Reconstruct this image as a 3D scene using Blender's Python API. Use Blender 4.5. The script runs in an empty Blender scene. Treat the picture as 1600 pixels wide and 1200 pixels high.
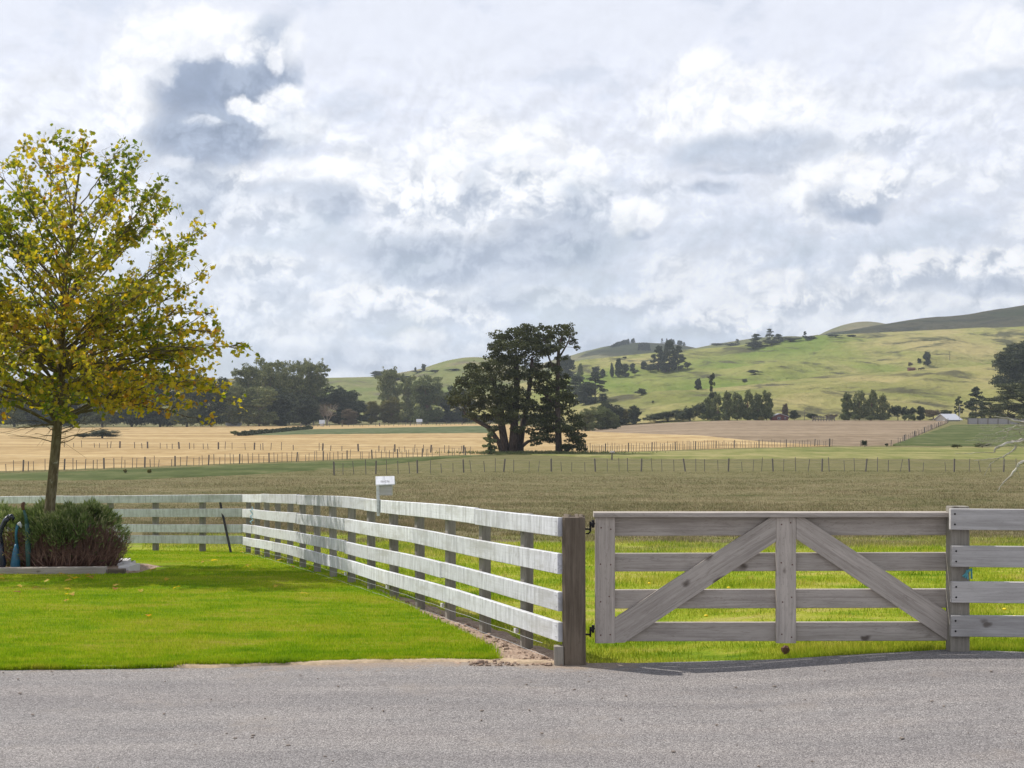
import bpy, math, random
import numpy as np
from mathutils import Vector
from mathutils.bvhtree import BVHTree
R = math.radians
SC = bpy.context.scene
COL = SC.collection
F = 1600 * 50 / 36.0            # focal length in photo pixels
HZ = 648.0                      # photo row of the horizon
CZ = 2.0                        # eye height

# ------------------------------------------------------------------ camera
cd = bpy.data.cameras.new('camera')
cd.lens = 50; cd.sensor_width = 36; cd.shift_y = (HZ - 600) / 1600
cd.clip_start = 0.1; cd.clip_end = 20000
cam = bpy.data.objects.new('camera', cd); COL.objects.link(cam)
cam.location = (0, 0, CZ); cam.rotation_euler = (R(90), 0, 0)
SC.camera = cam
SC.view_settings.view_transform = 'Standard'
SC.view_settings.look = 'None'
SC.view_settings.exposure = 0.0
SC.view_settings.gamma = 1.0
SC.cycles.max_bounces = 6
SC.cycles.diffuse_bounces = 3
SC.cycles.transmission_bounces = 4
SC.cycles.transparent_max_bounces = 8
SC.cycles.volume_bounces = 0

# ------------------------------------------------------------------ sun
SUNV = Vector((-0.62, 0.37, 1.0)).normalized()      # towards the sun
sl = bpy.data.lights.new('sun', 'SUN'); sl.energy = 5.0; sl.angle = R(0.5); sl.color = (1.0, 0.955, 0.88)
sun = bpy.data.objects.new('sun', sl); COL.objects.link(sun)
sun.location = (-40, 20, 80)
sun.rotation_euler = SUNV.to_track_quat('Z', 'Y').to_euler()

# ------------------------------------------------------------------ node helpers
def nd(nt, typ, ins=None, **props):
    n = nt.nodes.new(typ)
    for k, v in props.items(): setattr(n, k, v)
    for k, v in (ins or {}).items():
        s = n.inputs[k]
        if isinstance(v, bpy.types.NodeSocket): nt.links.new(v, s)
        else:
            if s.type == 'RGBA' and len(v) == 3: v = (*v, 1)
            s.default_value = v
    return n
def mth(nt, op, a, b=None, c=None, clamp=False):
    ins = {0: a}
    if b is not None: ins[1] = b
    if c is not None: ins[2] = c
    return nd(nt, 'ShaderNodeMath', ins, operation=op, use_clamp=clamp).outputs[0]
def vmt(nt, op, a, b=None, c=None):
    ins = {0: a}
    if b is not None: ins[1] = b
    if c is not None: ins[2] = c
    n = nd(nt, 'ShaderNodeVectorMath', ins, operation=op)
    return n.outputs['Value'] if op in ('LENGTH', 'DOT_PRODUCT', 'DISTANCE') else n.outputs[0]
def mrange(nt, v, a, b, c=0.0, d=1.0, smooth=True):
    return nd(nt, 'ShaderNodeMapRange', {'Value': v, 'From Min': a, 'From Max': b, 'To Min': c, 'To Max': d},
              interpolation_type='SMOOTHSTEP' if smooth else 'LINEAR', clamp=True).outputs[0]
def mixc(nt, f, a, b, mode='MIX'):
    n = nt.nodes.new('ShaderNodeMix'); n.data_type = 'RGBA'; n.blend_type = mode
    for s, v in ((n.inputs[0], f), (n.inputs[6], a), (n.inputs[7], b)):
        if isinstance(v, bpy.types.NodeSocket): nt.links.new(v, s)
        elif s.type == 'RGBA': s.default_value = (*v[:3], 1)
        else: s.default_value = v
    return n.outputs[2]
def noise(nt, vec, scale, detail=4, rough=0.55, dist=0.0, dim='3D'):
    return nd(nt, 'ShaderNodeTexNoise', {'Vector': vec, 'Scale': scale, 'Detail': detail, 'Roughness': rough, 'Distortion': dist},
              noise_dimensions=dim).outputs
def scl(nt, vec, s):
    return vmt(nt, 'MULTIPLY', vec, s)

# ------------------------------------------------------------------ sky: Nishita daylight under broken cumulus
W = bpy.data.worlds.new('World'); SC.world = W; W.use_nodes = True
def build_sky():
    nt = W.node_tree; nt.nodes.clear()
    STR = 0.1
    out = nt.nodes.new('ShaderNodeOutputWorld')
    sky = nt.nodes.new('ShaderNodeTexSky'); sky.sky_type = 'NISHITA'; sky.sun_disc = False
    sky.sun_elevation = math.asin(SUNV.z); sky.sun_rotation = math.atan2(SUNV.x, SUNV.y)
    sky.air_density = 1.0; sky.dust_density = 1.5; sky.altitude = 50
    D = nd(nt, 'ShaderNodeTexCoord').outputs['Generated']
    sx = nd(nt, 'ShaderNodeSeparateXYZ', {0: D}).outputs
    az = mth(nt, 'ARCTAN2', sx[0], sx[1])
    el = mth(nt, 'ARCSINE', sx[2])
    P = nd(nt, 'ShaderNodeCombineXYZ', {0: az, 1: el, 2: 0.0}).outputs[0]
    h5 = (0.5, 0.5, 0.5)
    # a slow and a fine warp give ragged edges; round billows come from fractal cells
    wa = vmt(nt, 'SUBTRACT', noise(nt, P, 9.0, 2, 0.5, dim='2D')['Color'], h5)
    wb = vmt(nt, 'SUBTRACT', noise(nt, P, 46.0, 6, 0.62, dim='2D')['Color'], h5)
    Pw = vmt(nt, 'MULTIPLY_ADD', wb, (0.013, 0.010, 0.0), vmt(nt, 'MULTIPLY_ADD', wa, (0.035, 0.016, 0.0), P))
    def billow(off):
        v = vmt(nt, 'MULTIPLY', vmt(nt, 'ADD', Pw, off), (1.0, 1.10, 0.0))
        return nd(nt, 'ShaderNodeTexVoronoi', {'Vector': v, 'Scale': 34.0, 'Detail': 3.0, 'Roughness': 0.58, 'Lacunarity': 2.2}, voronoi_dimensions='2D', feature='F1', normalize=True).outputs['Distance']
    b0 = billow((0, 0, 0)); b1 = billow((-0.0035, 0.0075, 0.0))
    emb = mth(nt, 'SUBTRACT', b1, b0)                 # > 0 on the side of a billow that faces the light
    puff = mth(nt, 'SUBTRACT', 0.42, b0)              # > 0 in the middle of a billow
    soft = mth(nt, 'SUBTRACT', noise(nt, vmt(nt, 'MULTIPLY', P, (1.0, 1.9, 0.0)), 11.0, 5, 0.55, dim='2D')[0], 0.5)
    lo = mrange(nt, el, 0.03, 0.20)
    c = mixc(nt, lo, (0.575, 0.645, 0.760), (0.735, 0.765, 0.860))
    # pale streaky overcast
    c = mixc(nt, mth(nt, 'MULTIPLY', mrange(nt, soft, -0.12, 0.16, 0.0, 0.6), mrange(nt, el, 0.27, 0.16, 0.25, 1.0)), c, (0.80, 0.825, 0.885))
    # scattered cumulus between the larger clouds, none in the high overcast
    cov = mth(nt, 'MULTIPLY_ADD', puff, 0.55, soft)
    lowm = mrange(nt, el, 0.17, 0.235, 1.0, 0.0)
    shade = mrange(nt, mth(nt, 'MULTIPLY_ADD', emb, 1.1, mth(nt, 'MULTIPLY', soft, 1.2)), -0.16, 0.20)
    c = mixc(nt, mth(nt, 'MULTIPLY', mrange(nt, cov, -0.03, 0.24, 0.0, 0.62), lowm), c, mixc(nt, shade, (0.55, 0.605, 0.705), (0.87, 0.885, 0.92)))
    E2 = mth(nt, 'MULTIPLY_ADD', emb, 3.2, mth(nt, 'MULTIPLY_ADD', puff, 1.8, 0.40))
    fcr = mth(nt, 'MULTIPLY_ADD', mth(nt, 'MULTIPLY', emb, mrange(nt, el, 0.20, 0.27, 1.0, 0.25)), 0.56 / STR, 1.14 / STR)
    gap = mth(nt, 'MAXIMUM', mrange(nt, soft, -0.05, -0.20, 0.0, 0.22), mrange(nt, mth(nt, 'MULTIPLY_ADD', soft, -0.8, el), 0.42, 0.95, 0.0, 0.6))     # the cover breaks up overhead
    def finish_sky(c):
        c = mixc(nt, gap, vmt(nt, 'MULTIPLY', c, nd(nt, 'ShaderNodeCombineXYZ', {0: fcr, 1: fcr, 2: fcr}).outputs[0]), sky.outputs[0])
        return nd(nt, 'ShaderNodeBackground', {0: c, 1: STR}).outputs[0]
    def cloud(c, Pi, px, py, rx, ry, top, bot, op=1.0, softn=0.5):
        """one cloud: an ellipse with a billowed rim, light on top, shaded below"""
        a = math.atan((px - 800) / F); e = math.atan((HZ - py) / F * math.cos(a))
        ix, iy = F / rx, F / ry
        q = vmt(nt, 'MULTIPLY_ADD', Pi, (ix, iy, 0.0), (-a * ix, -e * iy, 0.0))
        A = min(1.1, 46.0 / min(rx, ry * 1.4))
        d = mth(nt, 'MULTIPLY_ADD', puff, -A, vmt(nt, 'LENGTH', q))
        m = mrange(nt, d, 1.0 - softn * .72, 1.0 + 0.06 * softn, op, 0.0)
        t = mth(nt, 'MULTIPLY_ADD', nd(nt, 'ShaderNodeSeparateXYZ', {0: q}).outputs[1], 0.75, E2, True)
        return mixc(nt, m, c, mixc(nt, t, bot, top))
    Wt = (0.93, 0.935, 0.955); Lt = (0.84, 0.86, 0.915); Gr = (0.500, 0.555, 0.660); Dk = (0.245, 0.305, 0.430); Md = (0.350, 0.415, 0.540)
    LIST = SKY_CLOUDS(Wt, Lt, Gr, Dk, Md)
    def sector(x0, x1):
        P0 = vmt(nt, 'ADD', Pw, (x0 * 1e-9 + 3e-7, 0, 0)); k, Pi = c, P0
        for n, a in enumerate(q for q in LIST if q[0] + 1.55 * q[2] + 60 > x0 and q[0] - 1.55 * q[2] - 60 < x1):
            if n % 8 == 7: Pi = vmt(nt, 'MULTIPLY_ADD', k, (1e-9, 1e-9, 0.0), P0)     # keeps the shader's stack small
            k = cloud(k, Pi, *a)
        return finish_sky(k)
    # the named clouds stand in one stretch of sky; the rest of the dome only has the scattered ones
    sh = sector(-900, 2500)
    inside = mth(nt, 'MULTIPLY', mth(nt, 'LESS_THAN', mth(nt, 'ABSOLUTE', az), 0.44), mth(nt, 'LESS_THAN', mth(nt, 'ABSOLUTE', mth(nt, 'SUBTRACT', el, 0.14)), 0.20))
    sh = nd(nt, 'ShaderNodeMixShader', {0: inside, 1: finish_sky(c), 2: sh}).outputs[0]
    nt.links.new(sh, out.inputs[0])
    W.cycles.sampling_method = 'MANUAL'; W.cycles.sample_map_resolution = 512
def SKY_CLOUDS(Wt, Lt, Gr, Dk, Md):
    return [
     # bands and small heaps low over the horizon
     (600, 560, 300, 24, Gr, Md, 0.6, 0.9), (960, 545, 120, 30, Gr, Md, 0.55, 0.9), (330, 480, 160, 50, Lt, Gr, 0.5, 0.9), (1080, 500, 90, 26, Lt, Gr, 0.6, 0.8),
     (660, 530, 55, 20, Wt, Lt, 0.7, 0.8), (1150, 505, 70, 24, Wt, Gr, 0.8, 0.7), (1230, 480, 60, 24, Wt, Gr, 0.8, 0.7), (1220, 445, 50, 22, Wt, Lt, 0.7, 0.8), (1330, 470, 80, 26, Wt, Gr, 0.7, 0.8), (1400, 430, 70, 30, Wt, Gr, 0.75, 0.7), (1470, 425, 60, 30, Wt, Gr, 0.8, 0.7), (1550, 425, 70, 32, Wt, Gr, 0.9, 0.6),
     (1545, 453, 80, 15, Gr, Md, 0.7, 0.9), (1260, 410, 22, 18, Gr, Md, 0.5, 0.9), (1000, 470, 90, 20, Wt, Gr, 0.6, 0.8),
     # central bank: white heads, grey undersides
     (470, 275, 90, 34, Wt, Lt, 0.8, 0.8), (370, 300, 50, 45, Wt, Gr, 0.8, 0.7), (560, 270, 70, 30, Wt, Lt, 0.7, 0.8), (460, 305, 95, 24, Gr, Gr, 0.75, 0.9), (525, 325, 38, 36, Gr, Md, 0.8, 0.8), (420, 345, 80, 40, Lt, Gr, 0.7, 0.8),
     (690, 245, 60, 42, Wt, Lt, 0.85, 0.7), (755, 222, 60, 42, Wt, Lt, 0.85, 0.7), (820, 235, 65, 45, Wt, Lt, 0.85, 0.7), (890, 262, 60, 45, Wt, Lt, 0.85, 0.7), (620, 315, 60, 48, Wt, Gr, 0.85, 0.6), (665, 305, 45, 42, Wt, Gr, 0.85, 0.6), (720, 310, 60, 50, Wt, Gr, 0.85, 0.6), (790, 300, 60, 50, Wt, Gr, 0.85, 0.6), (850, 310, 55, 48, Wt, Gr, 0.85, 0.6), (920, 320, 60, 42, Lt, Gr, 0.8, 0.7),
     (740, 300, 26, 40, Gr, Md, 0.6, 0.9), (880, 325, 30, 34, Gr, Md, 0.7, 0.9), (640, 370, 100, 34, Lt, Gr, 0.75, 0.8), (690, 408, 165, 48, Gr, Md, 0.95, 0.8), (870, 378, 110, 44, Gr, Md, 0.9, 0.8), (790, 395, 60, 34, Gr, Md, 0.7, 0.9), (985, 338, 44, 30, Wt, Lt, 0.9, 0.6), (998, 364, 24, 12, Gr, Md, 0.7, 0.9), (1110, 297, 60, 15, Gr, Md, 0.75, 0.9), (1030, 295, 50, 22, Lt, Gr, 0.6, 0.8),
     (410, 420, 70, 28, Wt, Gr, 0.7, 0.8), (435, 455, 30, 20, Gr, Md, 0.5, 0.9), (550, 470, 60, 20, Wt, Lt, 0.85, 0.7), (630, 470, 90, 20, Wt, Gr, 0.88, 0.6), (590, 492, 80, 18, Lt, Gr, 0.7, 0.8), (730, 492, 70, 22, Wt, Gr, 0.8, 0.7), (860, 465, 90, 22, Lt, Gr, 0.6, 0.8), (780, 470, 60, 22, Gr, Md, 0.6, 0.9),
     # tall heaps on the right
     (1060, 170, 80, 60, Wt, Lt, 0.7, 0.9), (1105, 115, 56, 48, Wt, Lt, 0.9, 0.6), (1145, 150, 60, 55, Wt, Lt, 0.85, 0.7), (1210, 150, 70, 55, Wt, Lt, 0.85, 0.7), (1265, 175, 55, 50, Wt, Lt, 0.7, 0.9), (1130, 200, 120, 34, Wt, Lt, 0.7, 0.9), (1180, 238, 170, 32, Gr, Gr, 0.80, 0.9), (1230, 212, 80, 20, Gr, Md, 0.5, 1.0), (1180, 268, 120, 9, Gr, Md, 0.4, 1.0),
     (1400, 210, 90, 34, Lt, Gr, 0.5, 0.9), (1290, 295, 55, 42, Wt, Lt, 0.85, 0.7), (1350, 275, 60, 40, Wt, Lt, 0.9, 0.6), (1395, 300, 45, 45, Wt, Gr, 0.85, 0.7), (1330, 325, 60, 34, Gr, Md, 0.8, 0.9), (1360, 315, 38, 20, Wt, Gr, 0.8, 0.8), (1368, 343, 50, 16, Md, Md, 0.8, 0.9),
     (1500, 70, 110, 60, Lt, Lt, 0.6, 0.9), (1570, 50, 110, 70, Wt, Lt, 0.65, 0.9), (1580, 118, 110, 20, Gr, Gr, 0.6, 1.0),
     # the dark cloud with bright rims on the left
     (250, 60, 80, 50, Wt, Lt, 0.9, 0.7), (330, 55, 90, 50, Wt, Lt, 0.9, 0.7), (210, 120, 55, 60, Wt, Lt, 0.8, 0.8), (190, 160, 55, 45, Wt, Lt, 0.75, 0.8), (230, 190, 60, 50, Wt, Lt, 0.75, 0.8), (60, 150, 120, 50, Lt, Lt, 0.4, 0.9), (240, 235, 70, 35, Gr, Gr, 0.6, 0.9),
     (310, 300, 70, 75, Gr, Md, 0.75, 0.9), (295, 130, 62, 58, Md, Dk, 0.75, 0.9), (350, 125, 75, 60, Md, Dk, 0.85, 0.9), (330, 160, 108, 100, Dk, Dk, 0.9, 1.0), (400, 95, 60, 60, Md, Dk, 0.8, 0.9), (340, 215, 112, 50, Md, Dk, 0.9, 0.7), (395, 130, 60, 45, Md, Dk, 0.85, 0.8), (440, 108, 42, 32, Md, Dk, 0.85, 0.8), (425, 58, 36, 50, Gr, Md, 0.9, 0.9), (380, 212, 60, 30, Md, Dk, 0.7, 0.9), (450, 225, 70, 30, Gr, Md, 0.5, 1.0),
     (300, 66, 100, 30, Wt, Lt, 0.9, 0.7), (370, 78, 40, 22, Wt, Lt, 0.8, 0.9), (250, 95, 34, 40, Wt, Lt, 0.7, 1.0), (455, 70, 22, 40, Wt, Lt, 0.6, 0.9), (430, 92, 18, 24, Wt, Lt, 0.9, 0.8), (375, 160, 22, 16, Wt, Lt, 0.95, 0.7), (405, 172, 30, 18, Wt, Lt, 0.95, 0.7), (445, 150, 40, 24, Wt, Lt, 0.9, 0.8), (320, 190, 32, 9, Lt, Gr, 0.6, 1.0), (285, 258, 26, 11, Lt, Lt, 0.55, 1.0), (480, 200, 70, 30, Wt, Lt, 0.75, 0.9),
    ]
build_sky()
# ------------------------------------------------------------------ geometry helpers
rng = np.random.default_rng(11)
def P3(px, py, Y):
    return np.array([(px - 800) / F * Y, Y, CZ - (py - HZ) / F * Y])
def tag(o, label=None, cat=None, group=None, kind=None):
    if label: o['label'] = label
    if cat: o['category'] = cat
    if group: o['group'] = group
    if kind: o['kind'] = kind
    return o
def thing(name, label, cat, loc, group=None):
    o = bpy.data.objects.new(name, None); COL.objects.link(o)
    o.empty_display_size = 0.2; o.location = tuple(float(v) for v in loc)
    return tag(o, label, cat, group)
def wloc(o):
    v = np.zeros(3)
    while o is not None: v += np.array(o.location); o = o.parent
    return v
def nmesh(name, V, faces, mat, parent=None, smooth=False, attrs=None, local=False, midx=None):
    """one mesh object; V in world space unless local; faces (M,k) array or list of arrays"""
    V = np.asarray(V, np.float32).reshape(-1, 3)
    org = np.zeros(3)
    if parent is not None: org = wloc(parent)
    if not local: V = V - org.astype(np.float32)
    fl = faces if isinstance(faces, list) else [faces]
    fl = [np.asarray(f, np.int32) for f in fl if len(f)]
    me = bpy.data.meshes.new(name)
    nl = sum(f.size for f in fl); nf = sum(len(f) for f in fl)
    me.vertices.add(len(V)); me.vertices.foreach_set('co', V.ravel())
    me.loops.add(nl); me.polygons.add(nf)
    me.loops.foreach_set('vertex_index', np.concatenate([f.ravel() for f in fl]))
    tot = np.concatenate([np.full(len(f), f.shape[1], np.int32) for f in fl])
    st = np.concatenate([[0], np.cumsum(tot)[:-1]]).astype(np.int32)
    me.polygons.foreach_set('loop_start', st)
    if midx is not None: me.polygons.foreach_set('material_index', np.asarray(midx, np.int32))
    me.polygons.foreach_set('use_smooth', np.full(nf, smooth))
    me.update(calc_edges=True); me.validate()
    for k, a in (attrs or {}).items():
        a = np.asarray(a, np.float32)
        if a.ndim == 1:
            me.attributes.new(k, 'FLOAT', 'POINT').data.foreach_set('value', a)
        else:
            me.attributes.new(k, 'FLOAT_VECTOR', 'POINT').data.foreach_set('vector', a.ravel())
    for m in (mat if isinstance(mat, (list, tuple)) else [mat]): me.materials.append(m)
    o = bpy.data.objects.new(name, me); COL.objects.link(o)
    if parent is not None: o.parent = parent
    return o
class MB:
    def __init__(s): s.V = []; s.Q = []; s.T = []; s.G = []; s.n = 0; s.X = []
    def add(s, V, quads=(), tris=(), gc=None, extra=None):
        V = np.asarray(V, float).reshape(-1, 3)
        s.V.append(V)
        if len(quads): s.Q.append(np.asarray(quads, int) + s.n)
        if len(tris): s.T.append(np.asarray(tris, int) + s.n)
        s.G.append(np.asarray(gc, float) if gc is not None else V.copy())
        s.n += len(V)
    def board(s, A, B, w, t, up=(0, 0, 1), bev=0.004, off=0.0):
        """a sawn board from A to B: w wide along 'up', t thick, chamfered edges; gc = (along, across, depth)"""
        A, B, up = (np.asarray(v, float) for v in (A, B, up))
        d = B - A; L = np.linalg.norm(d); d = d / L
        up = up - d * (up @ d); up /= np.linalg.norm(up); n = np.cross(d, up)
        h, q, b = w / 2, t / 2, bev
        ring = [(-h + b, -q), (h - b, -q), (h, -q + b), (h, q - b), (h - b, q), (-h + b, q), (-h, q - b), (-h, -q + b)]
        V = []; G = []
        for e, (pt, al) in enumerate(((A, 0), (A + d * b, b), (B - d * b, L - b), (B, L))):
            k = 0.97 if e in (0, 3) else 1
            for u, v in ring:
                V.append(pt + up * u * k + n * v * k); G.append((al + off, u, v))
        Q = []
        for r in range(3):
            for i in range(8):
                j = (i + 1) % 8
                Q.append((r * 8 + i, r * 8 + j, r * 8 + 8 + j, r * 8 + 8 + i))
        for base, rev in ((0, True), (24, False)):
            for f in ((0, 1, 2, 3), (0, 3, 4, 7), (4, 5, 6, 7)):
                f = [base + i for i in f]
                Q.append(tuple(f[::-1]) if rev else tuple(f))
        s.add(V, Q, gc=G)
    def box(s, c, size, rz=0.0, bev=0.004):
        c = np.asarray(c, float); w, d, h = size
        a = np.array([math.cos(rz), math.sin(rz), 0])
        s.board(c - a * w / 2, c + a * w / 2, h, d, (0, 0, 1), min(bev, w / 4, d / 4, h / 4))
    def tube(s, pts, rad, k=6, cap=True):
        pts = np.asarray(pts, float); n = len(pts)
        rad = np.broadcast_to(np.asarray(rad, float), (n,))
        T = np.gradient(pts, axis=0); T /= np.linalg.norm(T, axis=1)[:, None] + 1e-12
        ref = np.array([0, 0, 1.0]) if abs(T[0][2]) < 0.8 else np.array([1.0, 0, 0])
        u = np.cross(T, ref); nu = np.linalg.norm(u, axis=1)[:, None]
        u = np.where(nu > 1e-3, u / (nu + 1e-9), np.array([0, 1.0, 0])); v = np.cross(T, u)
        a = np.arange(k) / k * 2 * math.pi
        ring = np.cos(a)[None, :, None] * u[:, None, :] + np.sin(a)[None, :, None] * v[:, None, :]
        V = (pts[:, None, :] + ring * rad[:, None, None]).reshape(-1, 3)
        i = np.arange(n - 1)[:, None] * k; j = np.arange(k)[None, :]; j2 = (j + 1) % k
        Q = np.stack([i + j, i + j2, i + k + j2, i + k + j], -1).reshape(-1, 4)
        Tt = []
        if cap and k >= 3:
            for j in range(1, k - 1):
                Tt.append((0, j + 1, j)); b = (n - 1) * k; Tt.append((b, b + j, b + j + 1))
        L = np.concatenate([[0], np.cumsum(np.linalg.norm(np.diff(pts, axis=0), axis=1))])
        g = np.stack([np.repeat(L, k), np.tile(a, n) * np.repeat(rad, k), np.zeros(n * k)], 1)
        s.add(V, Q, Tt, gc=g)
    def ell(s, c, r, nu=10, nv=7, lump=0.0):
        c = np.asarray(c, float); V = [c + np.array([0, 0, -r[2]])]
        for i in range(1, nv):
            ph = -math.pi / 2 + math.pi * i / nv
            for j in range(nu):
                th = 2 * math.pi * j / nu; k = 1 + lump * random.uniform(-1, 1)
                V.append(c + np.array([r[0] * math.cos(ph) * math.cos(th), r[1] * math.cos(ph) * math.sin(th), r[2] * math.sin(ph)]) * k)
        V.append(c + np.array([0, 0, r[2]])); T = []; Q = []
        for j in range(nu):
            T.append((0, 1 + (j + 1) % nu, 1 + j)); b = 1 + (nv - 2) * nu
            T.append((b + j, b + (j + 1) % nu, len(V) - 1))
            for i in range(nv - 2):
                Q.append((1 + i * nu + j, 1 + i * nu + (j + 1) % nu, 1 + (i + 1) * nu + (j + 1) % nu, 1 + (i + 1) * nu + j))
        s.add(V, Q, T)
    def build(s, name, mat, parent=None, smooth=False):
        fl = []
        if s.Q: fl.append(np.concatenate(s.Q))
        if s.T: fl.append(np.concatenate(s.T))
        return nmesh(name, np.concatenate(s.V), fl, mat, parent, smooth, {'gc': np.concatenate(s.G)})
# value noise
def _h(ix, iy, seed):
    h = (ix.astype(np.int64) * 374761393 + iy.astype(np.int64) * 668265263 + seed * 974711) & 0x7fffffff
    h = ((h ^ (h >> 13)) * 1274126177) & 0x7fffffff
    return ((h ^ (h >> 16)) & 0xffff) / 65535.0
def vnoise(x, y, seed=0):
    x = np.asarray(x, float); y = np.asarray(y, float)
    ix = np.floor(x); iy = np.floor(y); fx = x - ix; fy = y - iy
    fx = fx ** 3 * (fx * (fx * 6 - 15) + 10); fy = fy ** 3 * (fy * (fy * 6 - 15) + 10)
    a = _h(ix, iy, seed); b = _h(ix + 1, iy, seed); c = _h(ix, iy + 1, seed); d = _h(ix + 1, iy + 1, seed)
    return (a * (1 - fx) + b * fx) * (1 - fy) + (c * (1 - fx) + d * fx) * fy
def fbm(x, y, o=4, seed=0):
    t = 0; amp = 0.5; s = 1.0
    for i in range(o):
        t = t + amp * (vnoise(x * s + i * 17.3, y * s - i * 9.1, seed + i) - 0.5) * 2; amp *= 0.5; s *= 2.03
    return t
def sstep(a, b, x):
    t = np.clip((np.asarray(x, float) - a) / (b - a), 0, 1); return t * t * (3 - 2 * t)
# ------------------------------------------------------------------ lie of the land
def T(X, Y):
    X = np.asarray(X, float); Y = np.asarray(Y, float)
    t = (Y - 11.3) / 16.5
    near = np.where(t < 0, 0, -0.737 * t + 0.26 * t * (1 - t))
    u = np.clip((Y - 27.8) / 47.2, 0, 1); m0 = (-0.737 - 0.26) / 16.5 * 47.2
    far = (2*u**3 - 3*u**2 + 1) * -0.737 + (u**3 - 2*u**2 + u) * m0 + (-2*u**3 + 3*u**2) * -2.5
    z = np.where(Y < 27.8, near, far)
    s = X / np.maximum(Y, 1)
    z = z + 0.11 * sstep(1.2, 3.4, X) * (1 - sstep(12, 22, Y)) * sstep(6, 10.5, Y)
    z = z + 2.75 * sstep(0.02, 0.16, s) * np.clip((Y - 195) / 225, 0, 1.4)
    z = z + 0.9 * (1 - sstep(-0.02, 0.06, s)) * np.clip((Y - 260) / 260, 0, 1.5)
    z = z - 0.25 * sstep(-9, -14, X) * sstep(16, 24, Y) * (1 - sstep(40, 60, Y))
    return z
def hitT(px, py):
    """ground distance Y seen at a photo pixel"""
    s = (px - 800) / F; m = (py - HZ) / F
    Y = np.geomspace(4, 1500, 6000)
    d = CZ - m * Y - T(s * Y, Y)
    i = np.argmax(d <= 0)
    if i == 0: return 1400.0
    a = d[i - 1] / (d[i - 1] - d[i])
    return float(Y[i - 1] + a * (Y[i] - Y[i - 1]))
def G(px, py, dz=0.0):
    Y = hitT(px, py); X = (px - 800) / F * Y
    return np.array([X, Y, float(T(X, Y)) + dz])
# ------------------------------------------------------------------ materials
def newmat(name):
    m = bpy.data.materials.new(name); m.use_nodes = True
    nt = m.node_tree; nt.nodes.clear()
    out = nt.nodes.new('ShaderNodeOutputMaterial')
    return m, nt, out
def finish(nt, out, col, rough=0.9, bump=None, bstr=0.3, bdist=0.02, spec=0.25, metal=0.0):
    p = nd(nt, 'ShaderNodeBsdfPrincipled', {'Base Color': col, 'Roughness': rough, 'Specular IOR Level': spec, 'Metallic': metal})
    if bump is not None:
        b = nd(nt, 'ShaderNodeBump', {'Height': bump, 'Strength': bstr, 'Distance': bdist})
        nt.links.new(b.outputs[0], p.inputs['Normal'])
    nt.links.new(p.outputs[0], out.inputs[0])
    return p
def wpos(nt): return nd(nt, 'ShaderNodeNewGeometry').outputs['Position']
def attr(nt, k, o='Fac'): return nd(nt, 'ShaderNodeAttribute', attribute_name=k).outputs[o]
def ramp(nt, f, stops, interp='LINEAR'):
    r = nd(nt, 'ShaderNodeValToRGB', {0: f}); cr = r.color_ramp; cr.interpolation = interp
    while len(cr.elements) > 1: cr.elements.remove(cr.elements[-1])
    for i, (p, c) in enumerate(stops):
        e = cr.elements[0] if i == 0 else cr.elements.new(p)
        e.position = p; e.color = (*c, 1) if len(c) == 3 else c
    return r.outputs[0]
def plain(name, col, rough=0.7, var=0.25, vs=8.0, metal=0.0, spec=0.3):
    m, nt, out = newmat(name)
    n = noise(nt, nd(nt, 'ShaderNodeTexCoord').outputs['Object'], vs, 5, 0.6)[0]
    c = mixc(nt, n, tuple(v * (1 - var) for v in col), tuple(v * (1 + var) for v in col))
    finish(nt, out, c, rough, n, 0.2, 0.01, spec, metal)
    return m

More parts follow.
